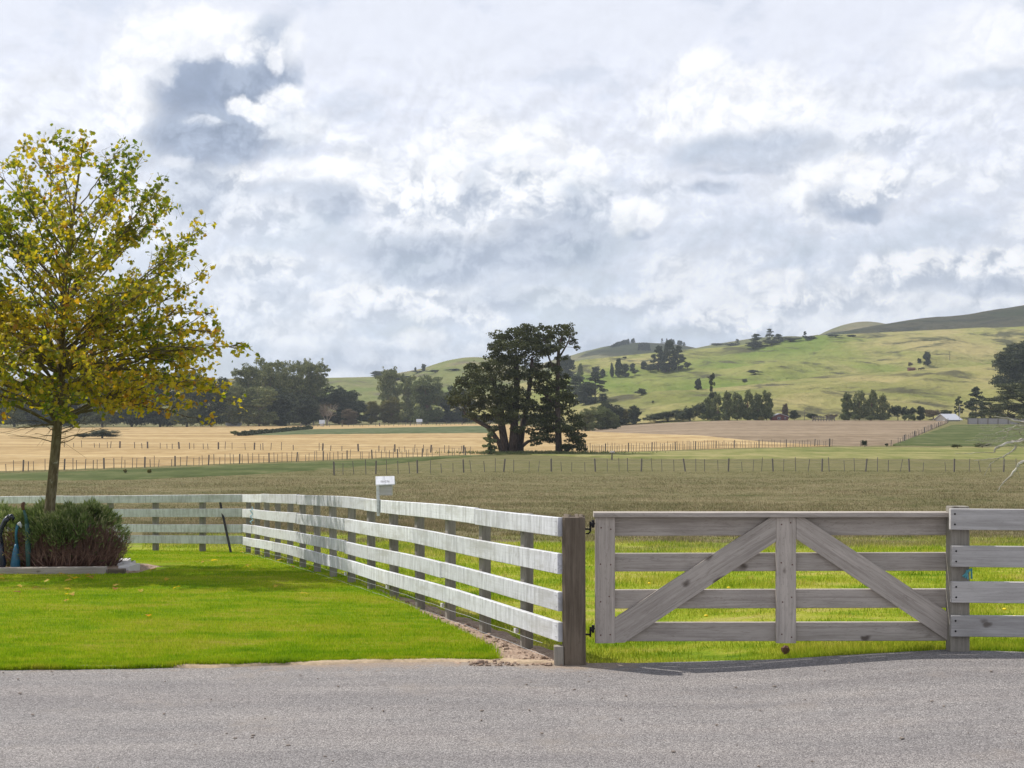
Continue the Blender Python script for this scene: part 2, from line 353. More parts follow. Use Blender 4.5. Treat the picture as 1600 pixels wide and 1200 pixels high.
def m_asphalt():
    m, nt, out = newmat('chip_seal')
    p = wpos(nt)
    v = nd(nt, 'ShaderNodeTexVoronoi', {'Vector': p, 'Scale': 112.0}, feature='F1')
    ch = nd(nt, 'ShaderNodeSeparateXYZ', {0: v.outputs['Color']}).outputs
    n1 = noise(nt, p, 150.0, 2, 0.6)[0]
    n2 = noise(nt, scl(nt, p, (0.35, 1.6, 1)), 1.5, 5, 0.6)[0]
    n3 = noise(nt, p, 9.0, 4, 0.6)[0]
    f = mth(nt, 'MULTIPLY_ADD', ch[0], 0.62, mth(nt, 'MULTIPLY', n1, 0.42))
    c = ramp(nt, f, [(0.10, (0.095, 0.088, 0.086)), (0.40, (0.185, 0.173, 0.169)), (0.68, (0.260, 0.244, 0.238)), (0.95, (0.43, 0.405, 0.39))])
    c = mixc(nt, mrange(nt, n2, 0.35, 0.68), c, mixc(nt, 1.0, c, (1.22, 1.20, 1.17), 'MULTIPLY'))
    trk = noise(nt, scl(nt, p, (0.10, 2.1, 0.0)), 1.0, 4, 0.55)[0]      # wheel-polished bands along the drive
    c = mixc(nt, mrange(nt, trk, 0.44, 0.64, 0, 0.40), c, mixc(nt, 1.0, c, (0.80, 0.78, 0.79), 'MULTIPLY'))
    dus = noise(nt, p, 0.9, 6, 0.68)[0]
    c = mixc(nt, mrange(nt, dus, 0.54, 0.70, 0, 0.5), c, (0.27, 0.235, 0.205))
    c = mixc(nt, mrange(nt, n3, 0.52, 0.72, 0, 0.5), c, mixc(nt, 1.0, c, (0.72, 0.70, 0.72), 'MULTIPLY'))
    # brown dust gathered along the verge
    nt_e = attr(nt, 'edge')
    dust = mth(nt, 'MULTIPLY', mrange(nt, mth(nt, 'ADD', nt_e, mth(nt, 'MULTIPLY', n3, 0.9)), 0.80, 1.30), 0.70)
    c = mixc(nt, dust, c, (0.34, 0.255, 0.185))
    h = mth(nt, 'MULTIPLY_ADD', v.outputs['Distance'], -1.0, n1)
    finish(nt, out, c, 0.88, h, 0.7, 0.012, 0.3)
    return m
def m_soil():
    m, nt, out = newmat('dry_soil')
    p = wpos(nt)
    v = nd(nt, 'ShaderNodeTexVoronoi', {'Vector': scl(nt, p, (1, 1, 1)), 'Scale': 30.0})
    n = noise(nt, p, 7.0, 6, 0.65)[0]; n1 = noise(nt, p, 60.0, 4, 0.65)[0]
    c = ramp(nt, mth(nt, 'MULTIPLY_ADD', n1, 0.6, mth(nt, 'MULTIPLY', n, 0.45)), [(0.25, (0.085, 0.052, 0.038)), (0.45, (0.29, 0.20, 0.148)), (0.68, (0.52, 0.405, 0.31))])
    finish(nt, out, c, 0.95, mth(nt, 'ADD', n1, v.outputs['Distance']), 0.9, 0.02, 0.1)
    return m
def m_lawn(blade):
    m, nt, out = newmat('lawn_blade' if blade else 'lawn_turf')
    p = wpos(nt)
    a = noise(nt, scl(nt, p, (0.5, 1.1, 1)), 0.9, 6, 0.66)[0]
    b = noise(nt, scl(nt, p, (0.8, 2.6, 1)), 3.0, 6, 0.72)[0]
    f = mth(nt, 'MULTIPLY_ADD', b, 0.55, mth(nt, 'MULTIPLY', a, 0.45))
    c = ramp(nt, f, [(0.34, (0.090, 0.215, 0.009)), (0.43, (0.185, 0.320, 0.011)), (0.50, (0.285, 0.390, 0.016)), (0.57, (0.38, 0.40, 0.040)), (0.65, (0.46, 0.39, 0.13))])
    # dry scorched fringe by the drive and a few worn patches
    e = attr(nt, 'edge')
    d = mrange(nt, mth(nt, 'ADD', e, mth(nt, 'MULTIPLY', mth(nt, 'SUBTRACT', noise(nt, p, 2.2, 3, 0.5)[0], 0.5), 1.1)), 0.62, 1.1)
    c = mixc(nt, mth(nt, 'MULTIPLY', d, 0.6), c, (0.40, 0.29, 0.14))
    if blade:
        c = mixc(nt, 1.0, c, mixc(nt, attr(nt, 'rnd'), (0.72, 0.78, 0.6), (1.3, 1.2, 1.3)), 'MULTIPLY')
        d1 = nd(nt, 'ShaderNodeBsdfDiffuse', {0: c}); t1 = nd(nt, 'ShaderNodeBsdfTranslucent', {0: mixc(nt, 1.0, c, (1.1, 1.15, 0.8), 'MULTIPLY')})
        mx = nd(nt, 'ShaderNodeMixShader', {0: 0.42, 1: d1.outputs[0], 2: t1.outputs[0]})
        nt.links.new(mx.outputs[0], out.inputs[0])
    else:
        n = noise(nt, p, 90.0, 3, 0.7)[0]
        c = mixc(nt, 1.0, c, mixc(nt, n, (0.45, 0.48, 0.4), (1.15, 1.12, 1.1)), 'MULTIPLY')
        finish(nt, out, c, 0.95, n, 1.0, 0.03, 0.05)
    return m
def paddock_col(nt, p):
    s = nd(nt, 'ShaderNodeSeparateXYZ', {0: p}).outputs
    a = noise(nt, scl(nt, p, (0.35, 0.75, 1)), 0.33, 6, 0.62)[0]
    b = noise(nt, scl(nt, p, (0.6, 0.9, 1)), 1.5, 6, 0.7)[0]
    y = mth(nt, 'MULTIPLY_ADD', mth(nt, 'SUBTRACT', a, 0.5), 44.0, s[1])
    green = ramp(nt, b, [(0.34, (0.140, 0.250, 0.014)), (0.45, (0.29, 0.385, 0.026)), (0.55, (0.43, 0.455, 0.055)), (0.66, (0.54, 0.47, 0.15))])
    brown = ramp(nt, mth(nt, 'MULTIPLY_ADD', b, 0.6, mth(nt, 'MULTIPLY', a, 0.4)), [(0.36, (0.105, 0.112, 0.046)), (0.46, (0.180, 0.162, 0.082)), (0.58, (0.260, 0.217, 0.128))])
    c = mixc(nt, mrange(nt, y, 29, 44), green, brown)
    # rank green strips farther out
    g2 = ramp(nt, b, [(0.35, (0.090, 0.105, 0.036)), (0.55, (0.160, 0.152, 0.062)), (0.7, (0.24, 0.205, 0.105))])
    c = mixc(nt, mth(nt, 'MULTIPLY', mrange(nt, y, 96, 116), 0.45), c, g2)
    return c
def m_paddock(blade):
    m, nt, out = newmat('paddock_blade' if blade else 'paddock_turf')
    p = wpos(nt); c = paddock_col(nt, p)
    if blade:
        c = mixc(nt, 1.0, c, mixc(nt, attr(nt, 'rnd'), (0.65, 0.72, 0.6), (1.35, 1.25, 1.35)), 'MULTIPLY')
        d1 = nd(nt, 'ShaderNodeBsdfDiffuse', {0: c}); t1 = nd(nt, 'ShaderNodeBsdfTranslucent', {0: c})
        mx = nd(nt, 'ShaderNodeMixShader', {0: 0.42, 1: d1.outputs[0], 2: t1.outputs[0]})
        nt.links.new(mx.outputs[0], out.inputs[0])
    else:
        n = noise(nt, p, 26.0, 5, 0.7)[0]
        c = mixc(nt, 1.0, c, mixc(nt, n, (0.55, 0.58, 0.5), (1.2, 1.2, 1.15)), 'MULTIPLY')
        finish(nt, out, c, 0.95, n, 0.9, 0.08, 0.05)
    return m
def m_field(name, cols, sx=0.02, sy=0.12, lines=True, bs=0.5):
    m, nt, out = newmat(name)
    p = wpos(nt)
    a = noise(nt, scl(nt, p, (sx, sy, 0.0)), 1.0, 6, 0.62)[0]
    b = noise(nt, scl(nt, p, (0.34, 0.13, 0.0)), 1.0, 6, 0.72)[0]
    f = mth(nt, 'MULTIPLY_ADD', a, 0.5, mth(nt, 'MULTIPLY', b, 0.5))
    c = ramp(nt, f, [(0.41, cols[0]), (0.5, cols[1]), (0.59, cols[2])])
    if lines:   # wheel tracks left in the crop
        q = vmt(nt, 'ADD', p, vmt(nt, 'MULTIPLY', vmt(nt, 'SUBTRACT', noise(nt, scl(nt, p, (0.012, 0.012, 0)), 1.0, 2, 0.5)['Color'], (0.5, 0.5, 0.5)), (60, 60, 0)))
        w = nd(nt, 'ShaderNodeTexWave', {'Vector': scl(nt, q, (0.010, 0.030, 0)), 'Scale': 1.0, 'Distortion': 0.0}, wave_type='BANDS', bands_direction='DIAGONAL').outputs['Fac']
        c = mixc(nt, mth(nt, 'MULTIPLY', mrange(nt, w, 0.972, 0.995), 0.5), c, tuple(v * 0.62 for v in cols[0]))
    finish(nt, out, c, 0.95, b, bs, 0.25, 0.05)
    return m
def m_hill(name, g1, g2, st, dk, k=1.0, dark=1.0):
    m, nt, out = newmat(name)
    p = wpos(nt)
    a = noise(nt, scl(nt, p, (0.0055 * k, 0.0035 * k, 0.008 * k)), 1.0, 6, 0.6)[0]
    b = noise(nt, scl(nt, p, (0.022 * k, 0.010 * k, 0.05 * k)), 1.0, 7, 0.66)[0]
    d = noise(nt, scl(nt, p, (0.035 * k, 0.017 * k, 0.13 * k)), 1.0, 6, 0.68, 0.6)[0]
    fine = noise(nt, scl(nt, p, (0.25 * k, 0.10 * k, 0.6 * k)), 1.0, 5, 0.7)[0]
    c = ramp(nt, mth(nt, 'MULTIPLY_ADD', a, 0.65, mth(nt, 'MULTIPLY', b, 0.35)), [(0.40, g1), (0.49, g2), (0.58, st)])
    c = mixc(nt, mth(nt, 'MULTIPLY', mrange(nt, d, 0.50, 0.65), 0.80 * dark, None, True), c, dk)
    c = mixc(nt, 1.0, c, mixc(nt, fine, (0.60, 0.62, 0.60), (1.36, 1.33, 1.33)), 'MULTIPLY')
    # sheep tracks: thin steps along the contours
    z = nd(nt, 'ShaderNodeSeparateXYZ', {0: p}).outputs[2]
    tr = mth(nt, 'SINE', mth(nt, 'MULTIPLY_ADD', b, 26.0, mth(nt, 'MULTIPLY', z, 1.9 * k)))
    h = mth(nt, 'MULTIPLY_ADD', tr, 0.10, mth(nt, 'MULTIPLY_ADD', fine, 0.6, mth(nt, 'MULTIPLY', d, 1.6)))
    finish(nt, out, c, 0.95, h, 0.8, 2.2 / k, 0.03)
    return m
def m_wood(name, c0, c1, streak, knot, flake=0.0, white=None):
    """sawn timber with grain along the 'gc' x axis; optionally flaking paint"""
    m, nt, out = newmat(name)
    g = attr(nt, 'gc', 'Vector')
    r = nd(nt, 'ShaderNodeObjectInfo').outputs['Random']
    g = vmt(nt, 'ADD', g, nd(nt, 'ShaderNodeCombineXYZ', {0: mth(nt, 'MULTIPLY', r, 37.0), 1: mth(nt, 'MULTIPLY', r, 11.0), 2: 0.0}).outputs[0])
    gr = noise(nt, scl(nt, g, (1.3, 34, 34)), 1.0, 6, 0.62, 1.2)[0]
    wv = noise(nt, scl(nt, g, (0.9, 9, 9)), 1.0, 4, 0.5, 2.4)[0]
    bl = noise(nt, scl(nt, g, (2.2, 5, 5)), 1.0, 5, 0.6)[0]
    ring = mth(nt, 'FRACT', mth(nt, 'MULTIPLY', wv, 9.0))
    f = mth(nt, 'MULTIPLY_ADD', gr, 0.6, mth(nt, 'MULTIPLY', bl, 0.4))
    c = mixc(nt, mrange(nt, f, 0.32, 0.66), c0, c1)
    c = mixc(nt, mth(nt, 'MULTIPLY', mrange(nt, ring, 0.80, 0.98), 0.34), c, streak)
    c = mixc(nt, mrange(nt, bl, 0.60, 0.80, 0, 0.65), c, streak)
    # knots
    kv = scl(nt, g, (4.2, 7.5, 0.0))
    v = nd(nt, 'ShaderNodeTexVoronoi', {'Vector': vmt(nt, 'ADD', kv, scl(nt, vmt(nt, 'SUBTRACT', noise(nt, g, 9.0, 3)['Color'], (0.5, 0.5, 0.5)), (0.35, 0.5, 0))), 'Scale': 1.0})
    pick = nd(nt, 'ShaderNodeSeparateXYZ', {0: v.outputs['Color']}).outputs[0]
    kn = mth(nt, 'MULTIPLY', mrange(nt, v.outputs['Distance'], 0.26, 0.10), mth(nt, 'GREATER_THAN', pick, 0.74))
    c = mixc(nt, mth(nt, 'MULTIPLY', kn, knot[1]), c, knot[0])
    c = mixc(nt, 1.0, c, mixc(nt, nd(nt, 'ShaderNodeObjectInfo').outputs['Random'], (0.86, 0.86, 0.85), (1.10, 1.09, 1.07)), 'MULTIPLY')
    h = gr
    rough = 0.85
    if white:
        s = noise(nt, scl(nt, g, (16, 2.2, 2)), 1.0, 5, 0.66)[0]
        w = mrange(nt, mth(nt, 'MULTIPLY_ADD', s, 0.5, mth(nt, 'MULTIPLY_ADD', gr, 0.25, mth(nt, 'MULTIPLY', bl, 0.35))), 0.60, 0.74, 1.0, 0.0)
        wc = mixc(nt, mrange(nt, s, 0.40, 0.68), white, tuple(v * 0.66 for v in white))
        cr = mth(nt, 'MULTIPLY', mrange(nt, noise(nt, scl(nt, g, (7, 1.2, 1)), 1.0, 4, 0.6, 1.6)[0], 0.485, 0.5), mrange(nt, noise(nt, scl(nt, g, (7, 1.2, 1)), 1.0, 4, 0.6, 1.6)[0], 0.515, 0.5))
        wc = mixc(nt, mth(nt, 'MULTIPLY', cr, 0.42), wc, (0.32, 0.31, 0.29))
        mud = noise(nt, scl(nt, g, (1.1, 4, 1)), 1.0, 6, 0.7)[0]
        wc = mixc(nt, mrange(nt, mud, 0.46, 0.68, 0, 0.75), wc, (0.44, 0.435, 0.415))
        wc = mixc(nt, 1.0, wc, mixc(nt, nd(nt, 'ShaderNodeObjectInfo').outputs['Random'], (0.86, 0.86, 0.87), (1.05, 1.05, 1.05)), 'MULTIPLY')
        wc = mixc(nt, mth(nt, 'MULTIPLY', kn, 0.32), wc, (0.40, 0.38, 0.35))
        c = mixc(nt, mth(nt, 'MULTIPLY_ADD', w, flake, 1.0 - flake), c, wc)
        rough = 0.6
    finish(nt, out, c, rough, h, 0.35, 0.006, 0.3)
    return m
def m_leaf(name, stops, trans=0.35, tcol=(1.2, 1.15, 0.6), gloss=0.0, hue=0.5):
    m, nt, out = newmat(name)
    r = attr(nt, 'rnd')
    oi = nd(nt, 'ShaderNodeObjectInfo').outputs['Random']
    f = mth(nt, 'ADD', r, mth(nt, 'MULTIPLY', mth(nt, 'SUBTRACT', oi, 0.5), 0.12 * hue * 2))
    c = ramp(nt, f, stops)
    d = nd(nt, 'ShaderNodeBsdfPrincipled', {'Base Color': c, 'Roughness': 0.55, 'Specular IOR Level': 0.35 if gloss else 0.1})
    t = nd(nt, 'ShaderNodeBsdfTranslucent', {0: mixc(nt, 1.0, c, tcol, 'MULTIPLY')})
    mx = nd(nt, 'ShaderNodeMixShader', {0: trans, 1: d.outputs[0], 2: t.outputs[0]})
    nt.links.new(mx.outputs[0], out.inputs[0])
    return m
def m_bark(name, a, b, sc=1.0, lich=None):
    m, nt, out = newmat(name)
    g = attr(nt, 'gc', 'Vector')
    n = noise(nt, scl(nt, g, (4 * sc, 16 * sc, 1)), 1.0, 6, 0.65, 0.4)[0]
    c = mixc(nt, mrange(nt, n, 0.35, 0.68), a, b)
    if lich:
        l = noise(nt, scl(nt, g, (9 * sc, 9 * sc, 9)), 1.0, 4, 0.6)[0]
        c = mixc(nt, mrange(nt, l, 0.60, 0.68, 0, 0.8), c, lich)
    finish(nt, out, c, 0.92, n, 0.8, 0.02, 0.1)
    return m
M = {}
M['chip'] = m_asphalt(); M['soil'] = m_soil()
M['tan'] = plain('dry_clippings', (0.40, 0.305, 0.205), 0.95, 0.55, 28)
M['lawn'] = m_lawn(False); M['lawnb'] = m_lawn(True)
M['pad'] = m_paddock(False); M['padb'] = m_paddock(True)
M['straw'] = m_field('ripe_straw', [(0.285, 0.196, 0.092), (0.370, 0.265, 0.130), (0.45, 0.338, 0.180)], 0.012, 0.06)
M['stub'] = m_field('mauve_brown', [(0.165, 0.122, 0.080), (0.220, 0.167, 0.112), (0.275, 0.212, 0.147)], 0.012, 0.05)  # mauve brown, darker than the straw next to it
M['crop'] = m_field('leafy_crop', [(0.055, 0.075, 0.030), (0.085, 0.105, 0.046), (0.145, 0.155, 0.085)], 0.05, 0.12, False, 0.9)
M['past'] = m_field('pale_pasture', [(0.110, 0.128, 0.036), (0.180, 0.182, 0.062), (0.27, 0.240, 0.105)], 0.02, 0.10, False)
M['grn'] = m_field('dark_pasture', [(0.050, 0.066, 0.020), (0.078, 0.096, 0.032), (0.135, 0.136, 0.062)], 0.03, 0.10, False, 0.9)
M['hillf'] = m_hill('dry_hill_grass', (0.140, 0.160, 0.044), (0.225, 0.215, 0.080), (0.325, 0.270, 0.128), (0.088, 0.084, 0.046), 1.0, 1.35)
M['hillm'] = m_hill('green_hill_grass', (0.130, 0.180, 0.036), (0.200, 0.212, 0.064), (0.305, 0.262, 0.118), (0.078, 0.078, 0.040), 0.8, 1.4)
M['hillb'] = m_hill('far_hill_grass', (0.085, 0.105, 0.036), (0.125, 0.130, 0.055), (0.195, 0.170, 0.090), (0.06, 0.062, 0.038), 0.5, 0.7)
M['hilll'] = m_hill('mixed_hill_grass', (0.115, 0.150, 0.042), (0.165, 0.172, 0.066), (0.235, 0.200, 0.115), (0.115, 0.098, 0.068), 0.7)
M['white'] = m_wood('white_paint_timber', (0.30, 0.285, 0.26), (0.44, 0.42, 0.39), (0.20, 0.185, 0.165), ((0.16, 0.13, 0.10), 0.7), 0.72, (0.70, 0.71, 0.74))
M['grey'] = m_wood('weathered_grey_timber', (0.305, 0.270, 0.240), (0.50, 0.45, 0.405), (0.15, 0.122, 0.098), ((0.075, 0.055, 0.042), 0.85))
M['pale'] = m_wood('pale_weathered_timber', (0.33, 0.315, 0.305), (0.50, 0.485, 0.475), (0.25, 0.23, 0.21), ((0.11, 0.09, 0.075), 0.8))
M['post'] = m_wood('dark_fence_timber', (0.080, 0.062, 0.045), (0.165, 0.134, 0.102), (0.075, 0.06, 0.046), ((0.05, 0.04, 0.03), 0.5))
M['lpost'] = m_wood('grey_post_timber', (0.175, 0.160, 0.135), (0.28, 0.26, 0.225), (0.12, 0.10, 0.08), ((0.06, 0.05, 0.04), 0.5))
M['stake'] = plain('old_batten_wood', (0.17, 0.150, 0.135), 0.9)
M['steel'] = plain('black_iron', (0.022, 0.021, 0.022), 0.5, 0.4, 30, 0.6)
M['wire'] = plain('galvanised_wire', (0.42, 0.43, 0.44), 0.45, 0.2, 9, 0.8)
M['black'] = plain('black_plastic', (0.02, 0.02, 0.022), 0.5)
M['twine'] = plain('teal_twine', (0.10, 0.32, 0.36), 0.8)
M['twineb'] = plain('pale_blue_twine', (0.35, 0.55, 0.68), 0.8)
M['teal'] = plain('teal_glaze', (0.015, 0.115, 0.20), 0.35, 0.6, 14, 0, 0.5)
M['teal2'] = plain('verdigris_paint', (0.04, 0.10, 0.095), 0.5, 0.4, 20)
M['navy'] = plain('navy_paint', (0.012, 0.016, 0.035), 0.25, 0.3, 9, 0, 0.6)
M['rust'] = plain('rusty_brown', (0.12, 0.06, 0.045), 0.8)
M['pstone'] = plain('pale_block', (0.55, 0.53, 0.52), 0.85, 0.15, 14)
M['bark'] = m_bark('plane_bark', (0.10, 0.078, 0.045), (0.21, 0.175, 0.115), 1.2, (0.46, 0.44, 0.37))
M['twig'] = m_bark('brown_twig', (0.135, 0.076, 0.058), (0.36, 0.235, 0.18))
M['mbark'] = m_bark('red_grey_bark', (0.045, 0.033, 0.029), (0.125, 0.095, 0.082), 0.4)
M['pbark'] = m_bark('pale_bark', (0.24, 0.20, 0.165), (0.42, 0.37, 0.32), 0.4)
M['dead'] = m_bark('bleached_wood', (0.26, 0.235, 0.205), (0.52, 0.49, 0.445), 1.0)
M['plane'] = m_leaf('autumn_plane_leaf', [(0.0, (0.080, 0.135, 0.014)), (0.25, (0.20, 0.225, 0.020)), (0.5, (0.38, 0.335, 0.030)), (0.75, (0.52, 0.385, 0.038)), (0.92, (0.45, 0.235, 0.034)), (1.0, (0.20, 0.095, 0.03))], 0.52, (1.55, 1.45, 0.45), 1)
M['lav'] = m_leaf('green_bush_leaf', [(0.0, (0.07, 0.115, 0.036)), (0.45, (0.145, 0.205, 0.062)), (0.8, (0.26, 0.30, 0.125)), (1.0, (0.42, 0.42, 0.23))], 0.30, (1, 1, 0.8))
M['mac'] = m_leaf('macrocarpa_needle', [(0.0, (0.036, 0.044, 0.020)), (0.5, (0.078, 0.088, 0.037)), (1.0, (0.155, 0.158, 0.070))], 0.15, (1, 1.1, 0.7))
M['euc'] = m_leaf('eucalyptus_leaf', [(0.0, (0.078, 0.102, 0.048)), (0.5, (0.185, 0.205, 0.090)), (1.0, (0.34, 0.33, 0.155))], 0.2, (1, 1, 0.7))
M['wil'] = m_leaf('willow_leaf', [(0.0, (0.080, 0.108, 0.048)), (0.5, (0.145, 0.170, 0.076)), (1.0, (0.24, 0.25, 0.125))], 0.3, (1, 1, 0.7))
M['drk'] = m_leaf('dark_conifer_leaf', [(0.0, (0.028, 0.039, 0.027)), (0.5, (0.058, 0.072, 0.042)), (1.0, (0.118, 0.128, 0.070))], 0.12, (1, 1, 0.7))
M['oli'] = m_leaf('olive_leaf', [(0.0, (0.105, 0.105, 0.035)), (0.5, (0.18, 0.165, 0.055)), (1.0, (0.28, 0.24, 0.09))], 0.3, (1, 1, 0.6))
M['brn'] = m_leaf('brown_spray', [(0.0, (0.105, 0.080, 0.055)), (0.5, (0.165, 0.130, 0.092)), (1.0, (0.24, 0.195, 0.140))], 0.2, (1, 1, 0.8))
M['roofw'] = plain('white_iron_roof', (0.50, 0.51, 0.55), 0.45, 0.08, 3)
M['wallw'] = plain('cream_board', (0.62, 0.59, 0.53), 0.8, 0.08, 3)
M['red'] = plain('dull_red_board', (0.15, 0.055, 0.05), 0.8, 0.2, 3)
M['glass'] = plain('window_glass', (0.04, 0.05, 0.06), 0.15, 0.1, 3, 0, 0.6)
M['conc'] = plain('grey_concrete', (0.36, 0.34, 0.35), 0.9, 0.15, 2)
M['flow'] = plain('dandelion_petal', (0.75, 0.55, 0.02), 0.7)
M['stone'] = plain('field_stone', (0.24, 0.20, 0.17), 0.9, 0.3, 20)
M['hide'] = plain('dark_cattle_hide', (0.03, 0.022, 0.018), 0.8)
# ------------------------------------------------------------------ ground sheet, fields and hills
def grid_quads(nx, ny):
    i = np.arange(ny - 1)[:, None] * nx; j = np.arange(nx - 1)[None, :]
    return np.stack([i + j, i + j + 1, i + nx + j + 1, i + nx + j], -1).reshape(-1, 4)
def build_ground():
    u = np.linspace(-1, 1, 361); X = np.sinh(u * 6.2) / np.sinh(6.2) * 2600
    Y = np.concatenate([np.linspace(-60, 6, 12)[:-1], np.linspace(6, 32, 88)[:-1], np.geomspace(32, 620, 230)[:-1], np.geomspace(620, 3600, 30)])
    XX, YY = np.meshgrid(X, Y)
    Z = T(XX, YY) - 0.03 - 0.05 * (1 - sstep(10.6, 11.6, YY))
    Z = Z - 0.6 * sstep(900, 1800, YY)
    V = np.stack([XX, YY, Z], -1).reshape(-1, 3)
    return tag(nmesh('ground', V, grid_quads(len(X), len(Y)), M['pad'], smooth=True), 'rough paddock grass, green near the gate and brown beyond', kind='structure')
build_ground()
def curve(pts):
    a = np.array(pts, float)
    return lambda x: np.interp(x, a[:, 0], a[:, 1])
def field(name, label, mat, lower, upper, eps, nx=160, ny=24):
    """a field lying on the ground between two boundary lines read off the photograph"""
    lo, up = curve(lower), curve(upper)
    x = np.linspace(lower[0][0], lower[-1][0], nx)
    V = np.zeros((ny, nx, 3))
    for i, px in enumerate(x):
        y0, y1 = hitT(px, lo(px)), hitT(px, up(px))
        y0 *= 1 + 0.012 * float(fbm(px * 0.045, eps * 50, 4, 3)); y1 *= 1 + 0.012 * float(fbm(px * 0.045, eps * 90 + 7, 4, 4)); y1 = max(y0, y1)
        yy = y0 + (y1 - y0) * (np.linspace(0, 1, ny) ** 1.3)
        xx = (px - 800) / F * yy
        zz = T(xx, yy) + eps; zz[0] -= eps + 0.06; zz[-1] -= eps + 0.06
        V[:, i] = np.stack([xx, yy, zz], -1)
    return tag(nmesh(name, V.reshape(-1, 3), grid_quads(nx, ny), mat, smooth=True), label, kind='structure')
field('straw_field', 'ripe straw coloured crop field across the plain', M['straw'],
      [(-300, 749), (0, 737), (100, 734), (200, 731), (380, 724), (560, 717), (730, 711), (860, 708), (960, 706), (1150, 700), (1300, 697)],
      [(-300, 668), (0, 668), (130, 667.5), (380, 665), (560, 664), (760, 661.5), (860, 666), (930, 674), (1020, 677.5), (1100, 680), (1180, 689), (1300, 696.6)], 0.04)
field('mauve_field', 'mauve brown stretch of field rising to the right', M['stub'],
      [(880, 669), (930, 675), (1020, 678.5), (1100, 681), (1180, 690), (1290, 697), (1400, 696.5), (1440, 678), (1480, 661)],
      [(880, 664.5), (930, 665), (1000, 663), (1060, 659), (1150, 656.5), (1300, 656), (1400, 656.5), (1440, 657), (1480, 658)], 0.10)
field('crop_field', 'low dark green leafy crop strip beyond the straw', M['crop'],
      [(372, 680.5), (430, 680), (560, 678.5), (770, 677)], [(372, 679.5), (430, 675), (490, 670.5), (770, 664.5)], 0.12, 120, 12)
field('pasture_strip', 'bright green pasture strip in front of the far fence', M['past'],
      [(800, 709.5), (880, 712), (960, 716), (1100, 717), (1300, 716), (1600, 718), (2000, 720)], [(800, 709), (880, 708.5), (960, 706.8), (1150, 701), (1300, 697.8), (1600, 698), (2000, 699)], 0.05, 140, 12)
field('green_paddock', 'dark green paddock beside the mauve field', M['grn'],
      [(1395, 696.5), (1500, 696.5), (1600, 697), (2000, 697)], [(1395, 695.5), (1440, 679), (1490, 663), (2000, 663)], 0.14, 100, 16)
field('grass_verge', 'dark green grass verge in front of the straw field', M['grn'],
      [(-300, 762), (0, 751), (200, 750), (400, 741), (600, 726), (700, 716), (790, 710)], [(-300, 750), (0, 738), (100, 735.5), (200, 732), (380, 725), (560, 718), (700, 712.6), (790, 709.6)], 0.05, 140, 8)
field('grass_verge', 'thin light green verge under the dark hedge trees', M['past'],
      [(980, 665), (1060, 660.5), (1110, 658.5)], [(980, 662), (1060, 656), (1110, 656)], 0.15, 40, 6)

HILLS = []
def hill(name, label, mat, crest, Yc, Yf, zf, amp, seed, x0=-500, x1=2200, nx=420, ny=130, prof=1.6, back=0.8, fold=40.0, cut=None):
    cr = curve(crest)
    px = np.linspace(x0, x1, nx); t = np.concatenate([np.linspace(0, 1, ny), 1 + np.linspace(0, 1, 26)[1:] * back])
    s = (px - 800) / F
    pc = cr(px); k = np.ones(9) / 9
    pc = np.convolve(np.pad(pc, 4, mode='edge'), k, 'valid')
    zc = CZ - (pc - HZ) / F * Yc
    YY = Yf + t[:, None] * (Yc - Yf) + 0 * s[None, :]
    XX = s[None, :] * (Yf + np.minimum(t, 1)[:, None] * (Yc - Yf)) * (1 + 0 * t[:, None])
    tt = np.minimum(t, 1)
    g = 1 - (1 - tt) ** prof
    g = np.where(t > 1, 1 - 0.9 * sstep(1, 1 + back, t), g)
    z0 = zf if zf is not None else (T(s * Yf, Yf * np.ones(nx)) - 0.7)[None, :]
    Z = z0 + (zc[None, :] - z0) * g[:, None]
    n = fbm(XX / fold, YY / (fold * 1.5), 5, seed) * amp + fbm((XX + YY * 0.5) / (fold * 0.28), YY / (fold * 0.6), 4, seed + 50) * amp * 0.30 - np.abs(fbm((XX + YY * 0.35) / (fold * 0.55), (YY - XX * .3) / (fold * 0.9), 5, seed + 90)) * amp * 0.85
    wgt = np.sin(np.clip(t, 0, 1) * math.pi) ** 0.6 + 0.06
    Z = Z + n * wgt[:, None]
    V = np.stack([XX, YY, Z], -1).reshape(-1, 3); Q = grid_quads(nx, len(t))
    o = tag(nmesh(name, V, Q, mat, smooth=True), label, kind='structure')
    HILLS.append((V, Q))
    return o
hill('foothill', 'dry grassy lower spur behind the tree belt', M['hillf'],
     [(-500, 662), (700, 660), (800, 656), (860, 646), (900, 633), (960, 621), (1020, 613), (1100, 608), (1200, 598), (1300, 585), (1400, 581), (1500, 574), (1600, 562), (2200, 520)],
     640, 425, None, 3.4, 3, 650, 2200, 420, 110, 1.35, 0.45, 46)
hill('hill', 'broad green and straw hillside rising to the right', M['hillm'],
     [(600, 640), (760, 612), (850, 582), (900, 563), (960, 556), (1060, 547), (1150, 541), (1200, 535), (1290, 524), (1400, 518), (1500, 514), (1600, 511), (2200, 480)],
     1020, 600, 2.0, 8.5, 8, 600, 2200, 460, 150, 1.05, 0.25, 85)
hill('hill', 'dull green high ridge at the right skyline', M['hillb'],
     [(600, 640), (900, 600), (1040, 562), (1110, 545), (1180, 533), (1270, 525), (1330, 515), (1370, 508), (1420, 500), (1460, 495), (1500, 494), (1540, 487), (1570, 482), (1600, 476), (2200, 440)],
     1600, 1030, 30, 9, 15, 600, 2200, 360, 80, 1.3, 0.4, 120)
